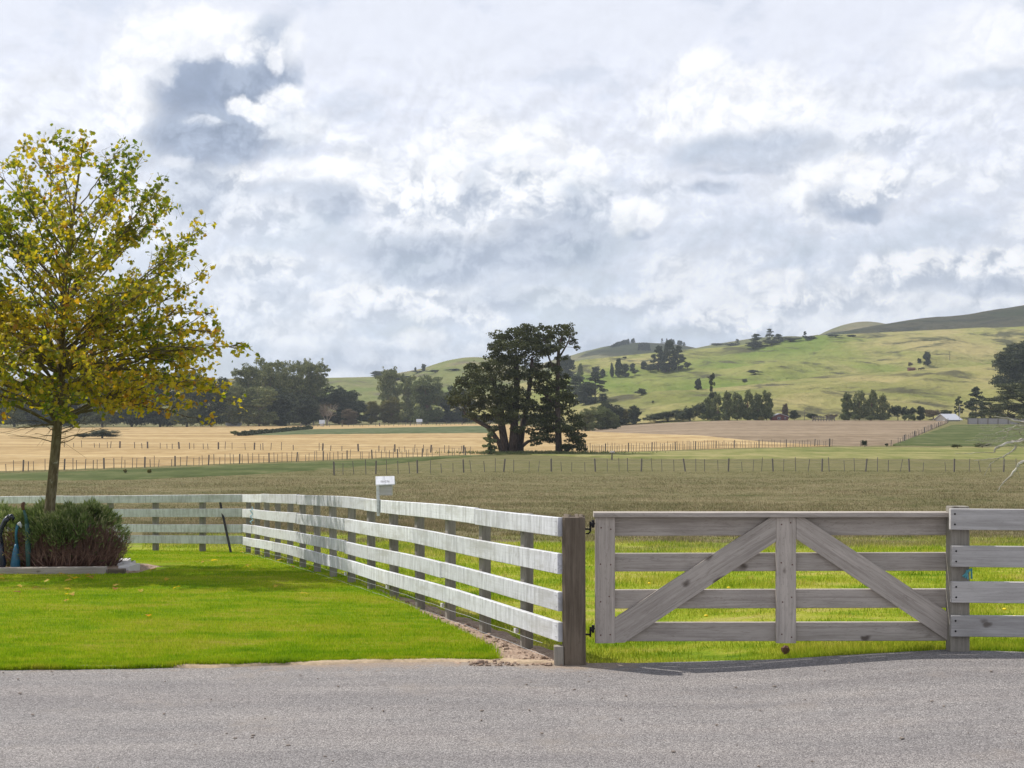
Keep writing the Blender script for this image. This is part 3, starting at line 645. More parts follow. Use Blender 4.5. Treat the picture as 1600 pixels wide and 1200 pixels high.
hill('hill', 'small bluish peak behind the right ridge', M['hillb'],
     [(600, 640), (1200, 560), (1270, 528), (1300, 513), (1325, 505), (1348, 501.5), (1372, 503), (1400, 510), (1480, 530), (2200, 560)],
     2100, 1700, 40, 5, 21, 1000, 1700, 200, 40, 1.3, 0.4, 120)
hill('hill', 'low green rise behind the skyline trees', M['hillb'],
     [(600, 660), (1000, 560), (1075, 546), (1120, 537), (1180, 528), (1220, 525.5), (1270, 531), (1330, 545), (2200, 640)],
     1500, 1080, 25, 4, 27, 850, 1500, 200, 50, 1.3, 0.4, 100)
hill('hill', 'hazy far hill topped by a dark plantation', M['hillb'],
     [(600, 640), (780, 595), (850, 568), (880, 560), (905, 551), (950, 541), (1000, 535), (1060, 538), (1100, 546), (1200, 575), (2200, 660)],
     2000, 1150, 20, 6, 33, 600, 1500, 300, 60, 1.2, 0.4, 130)
hill('hill', 'rounded grassy hill behind the centre trees', M['hilll'],
     [(-500, 592), (300, 592), (520, 590), (590, 588.5), (630, 581), (660, 576), (690, 565), (715, 559.5), (740, 557), (770, 560), (830, 578), (900, 606), (1000, 640), (2200, 660)],
     1150, 640, -3, 6, 41, -500, 1100, 420, 110, 1.15, 0.3, 80)
GV = []; GQ = []
_n = 0
for V, Q in HILLS:
    GV.append(V); GQ.append(Q + _n); _n += len(V)
HB = BVHTree.FromPolygons(np.concatenate(GV).tolist(), np.concatenate(GQ).tolist())
def hit(px, py):
    """the first ground or hill point seen at a photo pixel"""
    g = G(px, py)
    d = Vector(((px - 800) / F, 1.0, -(py - HZ) / F)).normalized()
    h = HB.ray_cast(Vector((0, 0, CZ)), d)
    if h[0] is not None and (h[0].y < g[1] or g[1] > 800): return np.array(h[0])
    return g
# ------------------------------------------------------------------ near ground: drive, lawn, soil
EDGE = [(-900, 1056), (-300, 1051), (0, 1048), (200, 1046), (375, 1042), (420, 1040.5), (560, 1036), (700, 1034), (790, 1035), (870, 1040), (930, 1041), (1000, 1039.5), (1100, 1037), (1200, 1033.5), (1300, 1027), (1400, 1022), (1480, 1018), (1600, 1021), (1900, 1026), (2600, 1040)]
def edgeY():
    xs = np.linspace(-900, 2600, 500); e = curve(EDGE)(xs)
    p = np.array([G(a, b) for a, b in zip(xs, e)])
    return lambda X: np.interp(X, p[:, 0], p[:, 1])
EY = edgeY()
def build_drive():
    X = np.concatenate([np.linspace(-30, -5, 50)[:-1], np.linspace(-5, 6, 180)[:-1], np.linspace(6, 30, 50)])
    t = np.linspace(0, 1, 60) ** 0.6
    wob = 0.05 * fbm(X * 1.3, X * 0, 4, 5) + 0.022 * fbm(X * 7, X * 0, 3, 6)
    y1 = EY(X) + wob + 0.03
    Y = -30 + (y1[None, :] + 30) * t[:, None]; XX = X[None, :] + 0 * Y
    Z = T(XX, Y) + 0.012 + 0.012 * fbm(XX * 0.5, Y * 0.5, 3, 9)
    e = np.clip(1 - (y1[None, :] - Y) / 0.75, 0, 1)
    e = e * (1 - 0.75 * sstep(0.7, 1.3, XX)) * (0.5 + 0.5 * sstep(-2.6, -1.2, XX))
    tag(nmesh('driveway', np.stack([XX, Y, Z], -1).reshape(-1, 3), grid_quads(len(X), 60), M['chip'], smooth=True, attrs={'edge': e.ravel()}), 'grey chip sealed driveway across the foreground', kind='structure')
build_drive()
def build_fringe():
    X = np.linspace(-9.0, 0.42, 420); e = EY(X); k = sstep(-3.3, -2.0, X); nx = len(X)
    w0 = .012 + .055 * k * (1 + fbm(X * 2.7, X * 0, 4, 71)); w1 = .004 + .09 * k * (1 + fbm(X * 3.3, X * 0 + 5, 4, 72))
    Y = np.stack([e - w1 + (w0 + w1) * t for t in np.linspace(0, 1, 8)]); XX = np.tile(X, (8, 1))
    Z = T(XX, Y) + .020 + .014 * np.sin(np.linspace(0, math.pi, 8))[:, None] + .006 * fbm(XX * 14, Y * 14, 3, 3); Z[0] -= .02
    tag(nmesh('soil', np.stack([XX, Y, Z], -1).reshape(-1, 3), grid_quads(nx, 8), M['tan'], smooth=True), 'pale dry dirt and clippings along the lawn edge of the driveway', kind='structure')
build_fringe()
LEDGE = [(384, 866), (434, 877), (477, 886), (527, 898), (570, 916), (619, 937), (673, 966), (744, 998), (775, 1016), (792, 1030)]
LP = np.array([G(a, b) for a, b in LEDGE])
LX = lambda Y: np.interp(Y, LP[::-1, 1], LP[::-1, 0]) - 0.07      # right boundary of the lawn at distance Y
def lawn_right(Y):
    return np.where(Y > LP[0, 1], LP[0, 0] - (Y - LP[0, 1]) * 2.1, LX(Y))
def LZ(X, Y): return T(X, Y) + 0.045 * sstep(0, 0.10, Y - EY(X))
def build_lawn():
    Y0 = np.geomspace(10.6, 31.0, 150); ny = len(Y0); nx = 140
    V = np.zeros((ny, nx, 3)); E = np.zeros((ny, nx))
    for i, y in enumerate(Y0):
        xr = float(lawn_right(y)) + 0.03 * float(fbm(y * 4.0, 0.0, 3, 2))
        x = xr - 24 * (np.linspace(0, 1, nx) ** 2.0)
        e = EY(x) + 0.03 * fbm(x * 3.0, x * 0, 4, 12)
        yy = np.maximum(y, e)
        V[i] = np.stack([x, yy, LZ(x, yy)], -1)
        E[i] = np.clip(1 - (yy - e) / 0.16, 0, 1) * sstep(-3.4, -2.2, x) * 0.9 + np.clip(1 - (xr - x) / 0.12, 0, 1) * 0.5
    tag(nmesh('lawn', V.reshape(-1, 3), grid_quads(nx, ny), M['lawn'], smooth=True, attrs={'edge': E.ravel()}), 'mown bright green lawn left of the white fence', kind='structure')
build_lawn()
def fence_x(Y):   # white fence line in plan
    return 0.407 + (Y - 11.3) * (-5.23 - 0.407) / 16.5
def build_soil():
    Y = np.linspace(11.2, 28.3, 150); nx = 24
    V = []
    for y in Y:
        a = float(lawn_right(y)) - 0.25; b = fence_x(y) + 0.25 + 0.05 * float(fbm(y * 2.0, 0.0, 3, 4))
        if y < 11.75: a = -0.40 - (y - 11.2) * 0.3
        x = np.linspace(a, max(b, a + 0.3), nx)
        z = T(x, y) + 0.012 + 0.028 * fbm(x * 6, x * 0 + y * 6, 4, 3) - 0.02 * (1 - sstep(11.2, 11.5, y))
        V.append(np.stack([x, x * 0 + y, z], -1))
    tag(nmesh('soil', np.array(V).reshape(-1, 3), grid_quads(nx, len(Y)), M['soil'], smooth=True), 'bare dry soil strip under the white fence', kind='structure')
build_soil()
# ------------------------------------------------------------------ grass blades
def blades(name, label, mat, X, Y, Z, h, w, lean=0.35, edge=None, two=False):
    n = len(X); a = rng.uniform(0, 2 * math.pi, n); l = rng.uniform(0, 2 * math.pi, n); k = np.abs(rng.normal(0, lean, n)) * h
    dx, dy = np.cos(a) * w / 2, np.sin(a) * w / 2
    V = np.zeros((n, 3, 3))
    V[:, 0] = np.stack([X - dx, Y - dy, Z - 0.01], -1); V[:, 1] = np.stack([X + dx, Y + dy, Z - 0.01], -1)
    V[:, 2] = np.stack([X + np.cos(l) * k, Y + np.sin(l) * k, Z + h], -1)
    at = {'rnd': np.repeat(rng.random(n), 3)}
    if edge is not None: at['edge'] = np.repeat(edge, 3)
    return tag(nmesh(name, V.reshape(-1, 3), np.arange(n * 3).reshape(-1, 3), mat, attrs=at), label, name.replace('_', ' '), kind='stuff')
def build_lawn_grass():
    n = 330000
    Y = 10.9 + (rng.random(n) ** 1.7) * 18.5; s = rng.uniform(-0.40, 0.06, n); X = s * Y
    r = lawn_right(Y); e = EY(X) + 0.03 * fbm(X * 3.0, X * 0, 4, 12)
    ok = (X < r + rng.normal(0, 0.02, n)) & (Y > e + np.abs(rng.normal(0, 0.02, n)) - 0.025)
    bed = (Y > 20.75) & (Y < 23.6) & (X < -5.55 + 0.25); ok &= ~bed
    X, Y, r, e = X[ok], Y[ok], r[ok], e[ok]
    ed = np.clip(1 - (Y - e) / 0.16, 0, 1); er = np.clip(1 - (r - X) / 0.10, 0, 1)
    h = rng.uniform(0.012, 0.029, len(X)) * (1 + 1.2 * ed ** 2 + 0.8 * er) * (1 + 0.5 * fbm(X * 1.7, Y * 2.3, 3, 19))
    blades('lawn_grass', 'short mown lawn blades, longer along the drive edge', M['lawnb'], X, Y, LZ(X, Y), h, rng.uniform(0.004, 0.009, len(X)) * (0.6 + Y / 22), 0.5,
           ed * sstep(-3.4, -2.2, X) * 0.9 + er * 0.5)
build_lawn_grass()
def build_edge_grass():
    n = 52000; X = rng.uniform(-8, 0.0, n); e = EY(X) + 0.03 * fbm(X * 3.0, X * 0, 4, 12); Y = e - 0.035 + np.abs(rng.normal(0, .05, n)); k = 0.6 + 0.6 * fbm(X * 2.2, X * 0, 4, 33)
    ok = (X < lawn_right(Y)) & (rng.random(n) < np.clip(k + .25, .15, 1)); X, Y, k = X[ok], Y[ok], k[ok]
    blades('verge_grass', 'longer uncut blades along the lawn edge beside the driveway', M['lawnb'], X, Y, T(X, Y) + .02, rng.uniform(.02, .055, len(X)) * np.clip(k + .3, .3, 1.3), rng.uniform(.004, .008, len(X)), .55, sstep(-3.4, -2.2, X) * .62 * np.clip(1 - (Y - e[ok]) / .1, 0, 1))
build_edge_grass()
def build_paddock_grass():
    n = 480000
    Y = 11.35 + (rng.random(n) ** 1.9) * 44; s = rng.uniform(-0.26, 0.60, n); X = s * Y
    ok = (X > fence_x(Y) + 0.10 + 0.12 * fbm(Y * 1.5, X * 0, 3, 8) + (Y > 28) * -40) & (Y > EY(X) + 0.04 + np.abs(rng.normal(0, 0.03, n)))
    ok &= ~((X < -5.23) & (Y < 27.8 + (-5.23 - X) * 0.48 + 0.05))
    tuft = fbm(X * 1.1, Y * 1.1, 4, 77)
    ok &= rng.random(n) < 0.55 + tuft
    X, Y, tuft = X[ok], Y[ok], tuft[ok]
    h = rng.uniform(0.025, 0.075, len(X)) * (1 + 1.4 * np.clip(tuft, 0, 1)) * (0.75 + 0.5 * sstep(13, 30, Y))
    blades('paddock_grass', 'long grazed paddock grass behind the gate and fences', M['padb'], X, Y, T(X, Y) - 0.03, h, rng.uniform(0.006, 0.014, len(X)) * (0.5 + Y / 24), 0.45)
    n = 260000
    Y = 50 + (rng.random(n) ** 1.3) * 66; s = rng.uniform(-0.42, 0.42, n); X = s * Y
    h = rng.uniform(0.04, 0.12, n) * (1 - 0.6 * sstep(85, 116, Y)) * (1 + np.clip(fbm(X * 0.2, Y * 0.3, 4, 6), -0.5, 1))
    blades('paddock_grass', 'seeding grass across the far brown paddock', M['padb'], X, Y, T(X, Y) - 0.03, h, rng.uniform(0.015, 0.04, n), 0.9)
    n = 22; Y = 11.7 + rng.random(n) ** 1.5 * 14; X = 0.7 + rng.random(n) * (0.36 * Y - 0.7); b = MB()
    for x, y in zip(X, Y): b.ell((x, y, float(T(x, y)) + rng.uniform(0.07, 0.15)), (0.022, 0.022, 0.012), 7, 4)
    tag(b.build('dandelion_flowers', M['flow']), 'scattered yellow dandelion heads in the paddock grass', 'dandelions', kind='stuff')
build_paddock_grass()
def build_pebbles():
    b = MB()
    for i in range(520):
        y = 11.25 + random.random() ** 1.6 * 9; x = fence_x(y) + random.uniform(-0.42, 0.1)
        if y < 11.5: x = random.uniform(-0.35, 0.42)
        r = random.uniform(0.005, 0.016) if random.random() < .93 else random.uniform(.016, .03)
        b.ell((x, y, float(T(x, y)) + r * 0.5 + 0.012), (r * random.uniform(0.8, 1.6), r * random.uniform(0.8, 1.4), r * 0.7), 6, 4, 0.2)
    tag(b.build('soil_clods', M['soil']), 'loose clods and bark scraps on the bare soil strip', 'soil clods', kind='stuff')
    b = MB()
    for i in range(130):
        x = random.uniform(-4, 5); y = random.uniform(7.6, 11.0); r = random.choice((0.004, 0.005, 0.007, 0.010))
        b.ell((x, y, float(T(x, y)) + 0.016 + r * 0.4), (r * random.uniform(0.8, 1.8), r, r * 0.6), 6, 4, 0.2)
    tag(b.build('drive_stones', M['stone']), 'loose stones and dry leaf scraps scattered over the driveway', 'loose stones', kind='stuff')
random.seed(5)
build_pebbles()
# ------------------------------------------------------------------ the white fence
random.seed(21)
def ftop(Y):
    t = (Y - 11.3) / 16.5
    return 1.186 - 0.737 * t + 0.26 * t * (1 - t)
RO = [(0.0, 0.153), (0.290, 0.454), (0.587, 0.745), (0.827, 0.985)]    # rail top / bottom below the fence top
DX, DY = -5.637 / 17.43, 16.5 / 17.43       # along the fence
NXF, NYF = -DY, DX                          # towards the lawn... normal in plan
def fp(d, off=0.0):
    """point on the fence line: d metres from the near end, off metres towards the lawn"""
    return np.array([0.407 + DX * d - DY * off, 11.3 + DY * d + DX * off])
def bent_board(mb, pts, w, t, nrm, jit=0.0):
    pts = np.asarray(pts, float); n = len(pts); nrm = np.asarray(nrm, float)
    h, q, b = w / 2, t / 2, 0.004
    ring = [(-h + b, -q), (h - b, -q), (h, -q + b), (h, q - b), (h - b, q), (-h + b, q), (-h, q - b), (-h, -q + b)]
    L = np.concatenate([[0], np.cumsum(np.linalg.norm(np.diff(pts, axis=0), axis=1))])
    V = []; Gc = []
    for i in range(n):
        for u, v in ring:
            V.append(pts[i] + np.array([0, 0, 1]) * u + nrm * v); Gc.append((L[i], u, v))
    Q = [(r * 8 + i, r * 8 + (i + 1) % 8, r * 8 + 8 + (i + 1) % 8, r * 8 + 8 + i) for r in range(n - 1) for i in range(8)]
    e = (n - 1) * 8
    for f in ((0, 3, 2, 1), (0, 7, 4, 3), (4, 7, 6, 5)):
        Q.append(f); Q.append(tuple(e + i for i in f[::-1]))
    mb.add(V, Q, gc=Gc)
def nail(mb, p, nrm, r=0.006):
    mb.ell(p, (r, r, r), 6, 4)
def build_white_fence():
    root = thing('rail_fence', 'white painted four rail timber fence running back along the lawn edge', 'fence', (*fp(8.7), float(T(*fp(8.7)))))
    nrm = (-DY, DX, 0)
    total = 17.43; sp = 1.165
    for k in range(15):
        d = total - 0.18 - sp * (14 - k) if False else 1.03 + sp * k
        if k == 14: d = total - 0.12
        x, y = fp(d, -0.055); b = MB()
        zt = ftop(y) - random.uniform(0.005, 0.03); zg = float(T(x, y))
        tx, ty = random.uniform(-.012, .012), random.uniform(-.012, .012)
        b.board((x, y, zg - 0.25), (x + tx, y + ty, zt), 0.115, 0.088, (-DX, -DY, 0), 0.012)
        b.build('post', M['lpost'], root)
    x, y = fp(total - 0.02, -0.055)
    for ri, (a, c) in enumerate(RO):
        st = [0, (2.2, 4.53, 3.36, 5.69)[ri]]
        while st[-1] < total: st.append(st[-1] + sp * random.choice((3, 4, 4)))
        st[-1] = total
        if st[-1] - st[-2] < 0.9: st.pop(-2)
        jz = 0
        for i in range(len(st) - 1):
            d0, d1 = st[i], st[i + 1] - 0.004
            ds = np.linspace(d0, d1, max(4, int((d1 - d0) / 0.6)))
            pts = []
            ph = random.uniform(0, 6)
            for d in ds:
                X, Yy = fp(d, 0.024 + 0.004 * math.sin(d * 1.7 + ph))
                pts.append((X, Yy, ftop(Yy) - (a + c) / 2 + jz + 0.006 * math.sin(d * 1.1 + ph)))
            b = MB(); bent_board(b, pts, c - a - random.uniform(0, 0.006), 0.045, nrm)
            for d in (d0 + 0.04, d1 - 0.04):
                for s in (-0.045, 0.045):
                    X, Yy = fp(d, 0.048); nail(b, (X, Yy, ftop(Yy) - (a + c) / 2 + s), nrm, 0.005)
            b.build('rail', M['white'], root)
            jz = random.uniform(-0.006, 0.006)
    # strands of wire low along the fence, and insulators
    for h, off in ((0.165, 0.085), (0.06, 0.06)):
        ds = np.linspace(0.25, total, 80); b = MB()
        b.tube([(*fp(d, off), float(T(*fp(d, off))) + h - 0.008 * abs(math.sin(d * 2.7))) for d in ds], 0.0017, 4)
        b.build('wire', M['wire'], root)
    for d in (1.06, 3.36, 5.69, 8.0): b = MB(); b.box((*fp(d, 0.03), float(T(*fp(d))) + 0.165), (0.03, 0.05, 0.04), 0.3); b.build('insulator', M['pstone'], root)
    # pale blue twine tied round the second rail near the far corner
    d = total - 1.35; X, Yy = fp(d, 0.06); z = ftop(Yy) - 0.29; b = MB()
    pts = [(X + 0.03 * math.sin(i * 2.1), Yy - 0.01, z + 0.05 - i * 0.035) for i in range(10)]
    b.tube(pts, 0.011, 5)
    tag(b.build('twine', M['twineb']), 'pale blue twine looped over the white fence rails near the far corner', 'twine')
build_white_fence()
def build_back_fence():
    # runs left from the corner, a little away from the viewer
    C = np.array([-5.23, 27.8]); u = np.array([-1.064, 0.515]); u = u / np.linalg.norm(u); n = np.array([-0.436, -0.90])
    q = lambda d, off=0.0: C + u * d + n * off
    top = lambda d: 0.452 - 0.0325 * d
    root = thing('rail_fence', 'grey white four rail timber fence behind the tree and bush', 'fence', (*q(6), float(T(*q(6)))))
    for k in range(14):
        d = 1.18 * (k + 1) - 0.12; x, y = q(d, -0.055); b = MB()
        b.board((x, y, top(d) - 1.45), (x, y, top(d) - random.uniform(0.0, 0.02)), 0.115, 0.09, (*u, 0), 0.012)
        b.build('post', M['lpost'], root)
    for ri, (a, c) in enumerate(RO):
        st = [0.03, (4.6, 5.8, 4.6, 3.4)[ri], (9.3, 10.5, 8.1, 9.3)[ri], 16.4]
        for i in range(3):
            ds = np.linspace(st[i], st[i + 1] - 0.004, 8); jz = random.uniform(-0.01, 0.01); b = MB()
            bent_board(b, [(*q(d, 0.024), top(d) - (a + c) / 2 + jz) for d in ds], c - a, 0.045, (*n, 0)); b.build('rail', M['white'], root)
build_back_fence()
def build_batten():
    b = MB(); A = P3(344, 785, 28.1); B = P3(362, 865, 27.6)
    b.board(B - np.array([0, 0, 0.05]), A, 0.045, 0.03, (1, 0, 0), 0.006)
    tag(b.build('leaning_stake', M['black']), 'thin dark stake leaning against the grey white fence near its corner', 'stake')
build_batten()
# ------------------------------------------------------------------ gate post, gate, right hand fence
def build_gate():
    b = MB(); x, y = 0.496, 11.34
    z = float(T(x, y)); zt = CZ - (809 - HZ) / F * 11.25
    b.board((x, y, z - 0.4), (x - 0.006, y, zt), 0.182, 0.17, (1, 0, 0), 0.02)
    # splintered rim of the sawn top
    for i in range(14):
        a = random.uniform(-0.08, 0.08); b.board((x + a, y + random.uniform(-.07, .07), zt - 0.02), (x + a, y + random.uniform(-.07, .07), zt + random.uniform(0.002, 0.012)), 0.03, 0.02, (1, 0, 0), 0.003)
    post = tag(b.build('gate_post', M['post']), 'thick dark timber gate post at the end of the white fence', 'post')
    b = MB(); b.board((0.375, 11.30, -0.12), (0.37, 11.30, 0.165), 0.075, 0.10, (1, 0, 0), 0.006)
    tag(b.build('timber_block', M['lpost']), 'short grey timber block standing at the foot of the dark gate post', 'block')
    Yg = 11.40; pz = lambda py: CZ - (py - HZ) / F * Yg; pxx = lambda px: (px - 800) / F * Yg
    root = thing('farm_gate', 'weathered grey four rail timber farm gate with two diagonal braces', 'gate', (pxx(1220), Yg, float(T(pxx(1220), Yg))))
    t = 0.042
    x0, x1 = pxx(930), pxx(1496)
    for py0, py1 in ((808, 838), (865, 894), (922, 952), (974, 1004)):
        b = MB(); zc = (pz(py0) + pz(py1)) / 2
        b.board((x0 + 0.012, Yg + t * 1.5 + 0.001, zc + random.uniform(-.003, .003)), (x1, Yg + t * 1.5 + 0.001, zc + 0.006), pz(py0) - pz(py1) - 0.002, t, (0, 0, 1))
        b.build('rail', M['grey'], root)
    b = MB(); b.board((x0 - 0.012, Yg + 0.03, pz(804.2)), (x1, Yg + 0.03, pz(804.0)), 0.135, 0.040, (0, 1, 0), 0.005); b.build('cap_rail', M['grey'], root)
    for px, pw in ((945.5, 31), (1228.5, 31)):
        b = MB(); w = pw / F * Yg
        b.board((pxx(px), Yg + t / 2, pz(1005)), (pxx(px), Yg + t / 2, pz(808.6)), w, t, (1, 0, 0))
        st = b.build('stile', M['grey'], root)
        for py in (822, 880, 936, 990):
            for s in (-0.04, 0.045): b = MB(); nail(b, (pxx(px) + s * random.uniform(.7, 1.1), Yg + 0.001, pz(py + random.uniform(-6, 6))), None, 0.0065); nail_o = b.build('nail', M['rust'], st)
    for poly in (((961, 966), (961, 1004), (976, 1004), (1212.7, 846), (1212.7, 808.5), (1204, 808.5)), ((1244.4, 808.5), (1244.4, 842), (1484, 1003), (1494, 1003), (1494, 965), (1256, 808.5))):
        # braces are cut to fit against the stiles
        pts = [np.array([pxx(a), pz(c)]) for a, c in poly]; n = len(pts); b = MB()
        if poly[0][0] < 1000: d = np.array(pts[4] - pts[0]); org = pts[0]
        else: d = np.array(pts[2] - pts[1]); org = pts[0]
        d = d / np.linalg.norm(d); e = np.array([-d[1], d[0]])
        V = [(p[0], Yg + 0.0005, p[1]) for p in pts] + [(p[0], Yg + t - 0.0005, p[1]) for p in pts]
        gc = [((p - org) @ d, (p - org) @ e - .07, 0) for p in pts] + [((p - org) @ d, (p - org) @ e - .07, t) for p in pts]
        tri = [(0, i, i + 1) for i in range(1, n - 1)]; tri += [(n + a, n + c, n + bb) for a, bb, c in tri]
        b.add(V, [(i, (i + 1) % n, n + (i + 1) % n, n + i) for i in range(n)], tri, gc=gc)
        o = b.build('brace', M['grey'], root)
    # strap hinges on pins driven into the post
    for py, up in ((824, 1), (988, -1)):
        b = MB(); z = pz(py)
        b.tube([(pxx(914), 11.36, z - 0.01), (pxx(922), 11.36, z - 0.012), (pxx(922.5), 11.36, z - 0.008)], 0.008, 6)
        b.tube([(pxx(922), 11.36, z - 0.03), (pxx(922), 11.36, z + 0.05)], 0.009, 6)
        b.tube([(pxx(922), 11.36, z + 0.02), (pxx(924.5), 11.37, z + 0.035), (pxx(928), 11.40, z + 0.03)], 0.012, 6)
        b.box((pxx(926.5), 11.385, z + 0.03), (0.022, 0.03, 0.06))
        if up == 1: b.tube([(pxx(915), 11.36, z - 0.045), (pxx(919), 11.36, z - 0.048), (pxx(922), 11.36, z - 0.03)], 0.007, 6)
        b.build('hinge', M['steel'], root)
    # fence carrying on to the right of the gate
    Yf = 11.25; pz2 = lambda py: CZ - (py - HZ) / F * Yf; px2 = lambda px: (px - 800) / F * Yf
    root = thing('rail_fence', 'pale grey unpainted four rail fence to the right of the gate', 'fence', (px2(1800), Yf, float(T(px2(1800), Yf))))
    for px in (1504, 1850, 2200, 2560):
        b = MB(); x = px2(px); y = Yf + 0.125
        b.board((x, y, float(T(x, y)) - 0.3), (x, y, pz2(792.5)), 0.152, 0.14, (1, 0, 0), 0.01); b.build('post', M['lpost'], root)
    for i, (p0, p1, q0) in enumerate(((795, 828, 1486), (853, 886, 1488), (909, 942, 1488), (962, 995, 1487))):
        b = MB(); x0 = px2(q0); x1 = px2(2600); zc = (pz2(p0) + pz2(p1)) / 2
        b.board((x0, Yf + 0.03, zc), (x1, Yf + 0.03, zc - 0.05), pz2(p0) - pz2(p1), 0.046)
        ra = b.build('rail', M['pale'], root)
        for s in (-0.04, 0.042): b = MB(); nail(b, (x0 + 0.033, Yf + 0.006, zc + s), None, 0.008); b.build('nail', M['steel'], ra)
    b = MB(); X, Z = px2(1517), pz2(892)
    for k in range(3):
        b.tube([(X - 0.05 + 0.02 * k, Yf + 0.045, Z - 0.05 - .01 * k), (X - 0.02, Yf + 0.04, Z - 0.02 + .01 * k), (X + 0.018, Yf + 0.045, Z + 0.01), (X + 0.03, Yf + 0.08, Z - 0.03 - 0.02 * k)], 0.008, 5)
    tag(b.build('twine', M['twine']), 'frayed teal twine tied round the post right of the gate', 'twine')
build_gate()
def build_letterbox():
    Y = 16.95; p = lambda px, py, dy=0.0: P3(px, py, Y + 0 * dy) + np.array([0, dy, 0])
    base = p(591, 812); base[2] = float(T(base[0], base[1]))
    root = thing('letterbox', 'small white gabled letterbox on a slim stake fixed to the white fence', 'letterbox', base)
    b = MB(); a = p(591.2, 806, -0.0); c = p(590.4, 759)
    b.board(a, c, 0.036, 0.03, (1, 0, 0), 0.003); b.build('stake', M['white'], root)
    b = MB(); cx = p(602.2, 766); b.box(cx + np.array([0.0, 0.06, -0.0]), (0.155, 0.13, 0.125), 0, 0.004)
    b.build('box', M['pale'], root)
    # pitched roof: two boards meeting at a ridge
    L0, R0, L1, R1 = p(587.5, 758.5, -0.03), p(617, 757.5, -0.03), p(586, 746.3, 0.06), p(615.5, 745.6, 0.06)
    for s, (A, B, Cc, D) in (('roof', (L0, R0, R1, L1)), ('roof', (L1, R1, R0 + np.array([0, 0.18, 0]), L0 + np.array([0, 0.18, 0])))):
        b = MB(); up = np.array([0, 0, 0.012])
        V = [A, B, Cc, D, A + up, B + up, Cc + up, D + up]
        gc = [(0, 0, 0), (.24, 0, 0), (.24, .1, 0), (0, .1, 0)] * 2
        b.add(V, [(3, 2, 1, 0), (4, 5, 6, 7), (0, 1, 5, 4), (1, 2, 6, 5), (2, 3, 7, 6), (3, 0, 4, 7)], gc=gc)
        o = b.build(s, M['white'], root)
        if A is L0:
            # weathered strokes of a hand painted name, too worn to read
            b = MB(); ex = (B - A) / np.linalg.norm(B - A); ey = (D - A) / np.linalg.norm(D - A); n = np.cross(ex, ey); O = A + up + n * 0.0012
            for i in range(6):
                u = 0.062 + i * 0.018
                for (u0, v0, u1, v1) in [((0, .030, 0, .058), (0, .058, .010, .058), (.010, .058, .010, .030)), ((0, .030, .005, .058), (.005, .058, .010, .030)), ((0, .030, 0, .058), (0, .044, .010, .044)), ((0, .058, .010, .058), (.0, .030, .010, .030), (0, .030, 0, .058))][i % 4]:
                    b.tube([O + ex * (u + u0) + ey * v0, O + ex * (u + u1) + ey * v1], 0.0016, 4)
            b.build('lettering', M['conc'], o)
build_letterbox()
# ------------------------------------------------------------------ wire fences across the fields
def wire_fence(label, pts, n, hgt, big=5, thick=0.05, jit=0.3, skip=0.0, lean=0.06, wires=(0.35, 0.75, 0.95), hvar=0.25, mat=None):
    """posts strung between photo points pts lying on the ground; every post is a part of its own"""
    c = curve(pts); xs = np.linspace(pts[0][0], pts[-1][0], 60)
    g = np.array([G(x, c(x)) for x in xs]); L = np.concatenate([[0], np.cumsum(np.linalg.norm(np.diff(g, axis=0), axis=1))])
    at = lambda d: np.array([np.interp(d, L, g[:, k]) for k in range(3)])
    mid = at(L[-1] / 2); root = thing('wire_fence', label, 'fence', mid)
    protos = []
    for w in (thick, thick * 1.25, thick * 2.6):
        b = MB(); b.board((0, 0, -0.2), (0, 0, 1.0), w, w * 0.9, (1, 0, 0), w * 0.15)
        protos.append(b.build('post', mat or M['stake'], None))
    used = [False] * 3; sp = L[-1] / (n - 1)
    for i in range(n):
        if random.random() < skip: continue
        p = at(max(0, min(L[-1], i * sp + random.uniform(-jit, jit) * sp)))
        isbig = i % big == 0
        k = 2 if isbig else random.choice((0, 0, 1))
        if not used[k]: o = protos[k]; used[k] = True
        else: o = protos[k].copy(); COL.objects.link(o)
        o.parent = root; o.location = tuple(p - mid)
        o.scale = (1, 1, hgt * (1.12 if isbig else 1 + random.uniform(-hvar, hvar)))
        o.rotation_euler = (random.gauss(0, lean), random.gauss(0, lean), random.uniform(-0.3, 0.3))
    for k in range(3):
        if not used[k]: bpy.data.objects.remove(protos[k])
    for h in wires:
        b = MB(); b.tube([at(d) + np.array([0, 0, h * hgt]) for d in np.linspace(0, L[-1], 60)], 0.006, 3); b.build('wire', M['stake'], root)
wire_fence('wire fence with leaning grey posts crossing the brown paddock', [(520, 742), (600, 740), (680, 738.5), (800, 736.5), (1130, 736), (1500, 736.5), (1700, 738)], 68, 0.90, 4, 0.042, 0.2, 0.05)
wire_fence('long fence of close dark battens along the near edge of the straw field', [(-40, 738), (0, 737), (100, 734), (200, 731), (380, 724), (560, 717), (735, 711)], 98, 0.80, 6, 0.045, 0.35, 0.04, 0.04)
wire_fence('batten fence along the straw field right of the big dark trees', [(915, 708), (960, 706), (1060, 703), (1150, 700), (1300, 697)], 97, 0.95, 9, 0.05, 0.25, 0.02, 0.03)
wire_fence('thin broken fence inside the straw field', [(95, 699), (250, 701.5), (380, 703), (500, 704.5), (610, 706.5), (740, 709)], 62, 0.85, 5, 0.07, 0.4, 0.22, 0.05)
wire_fence('dark fence climbing between the mauve field and the green paddock', [(1290, 697.5), (1340, 697.3), (1400, 696.5), (1440, 678), (1482, 660)], 44, 1.0, 6, 0.07, 0.3, 0.03)
wire_fence('faint distant fence behind the leafy green crop strip', [(470, 667.5), (600, 666), (770, 663)], 46, 1.1, 7, 0.12, 0.3, 0.06)
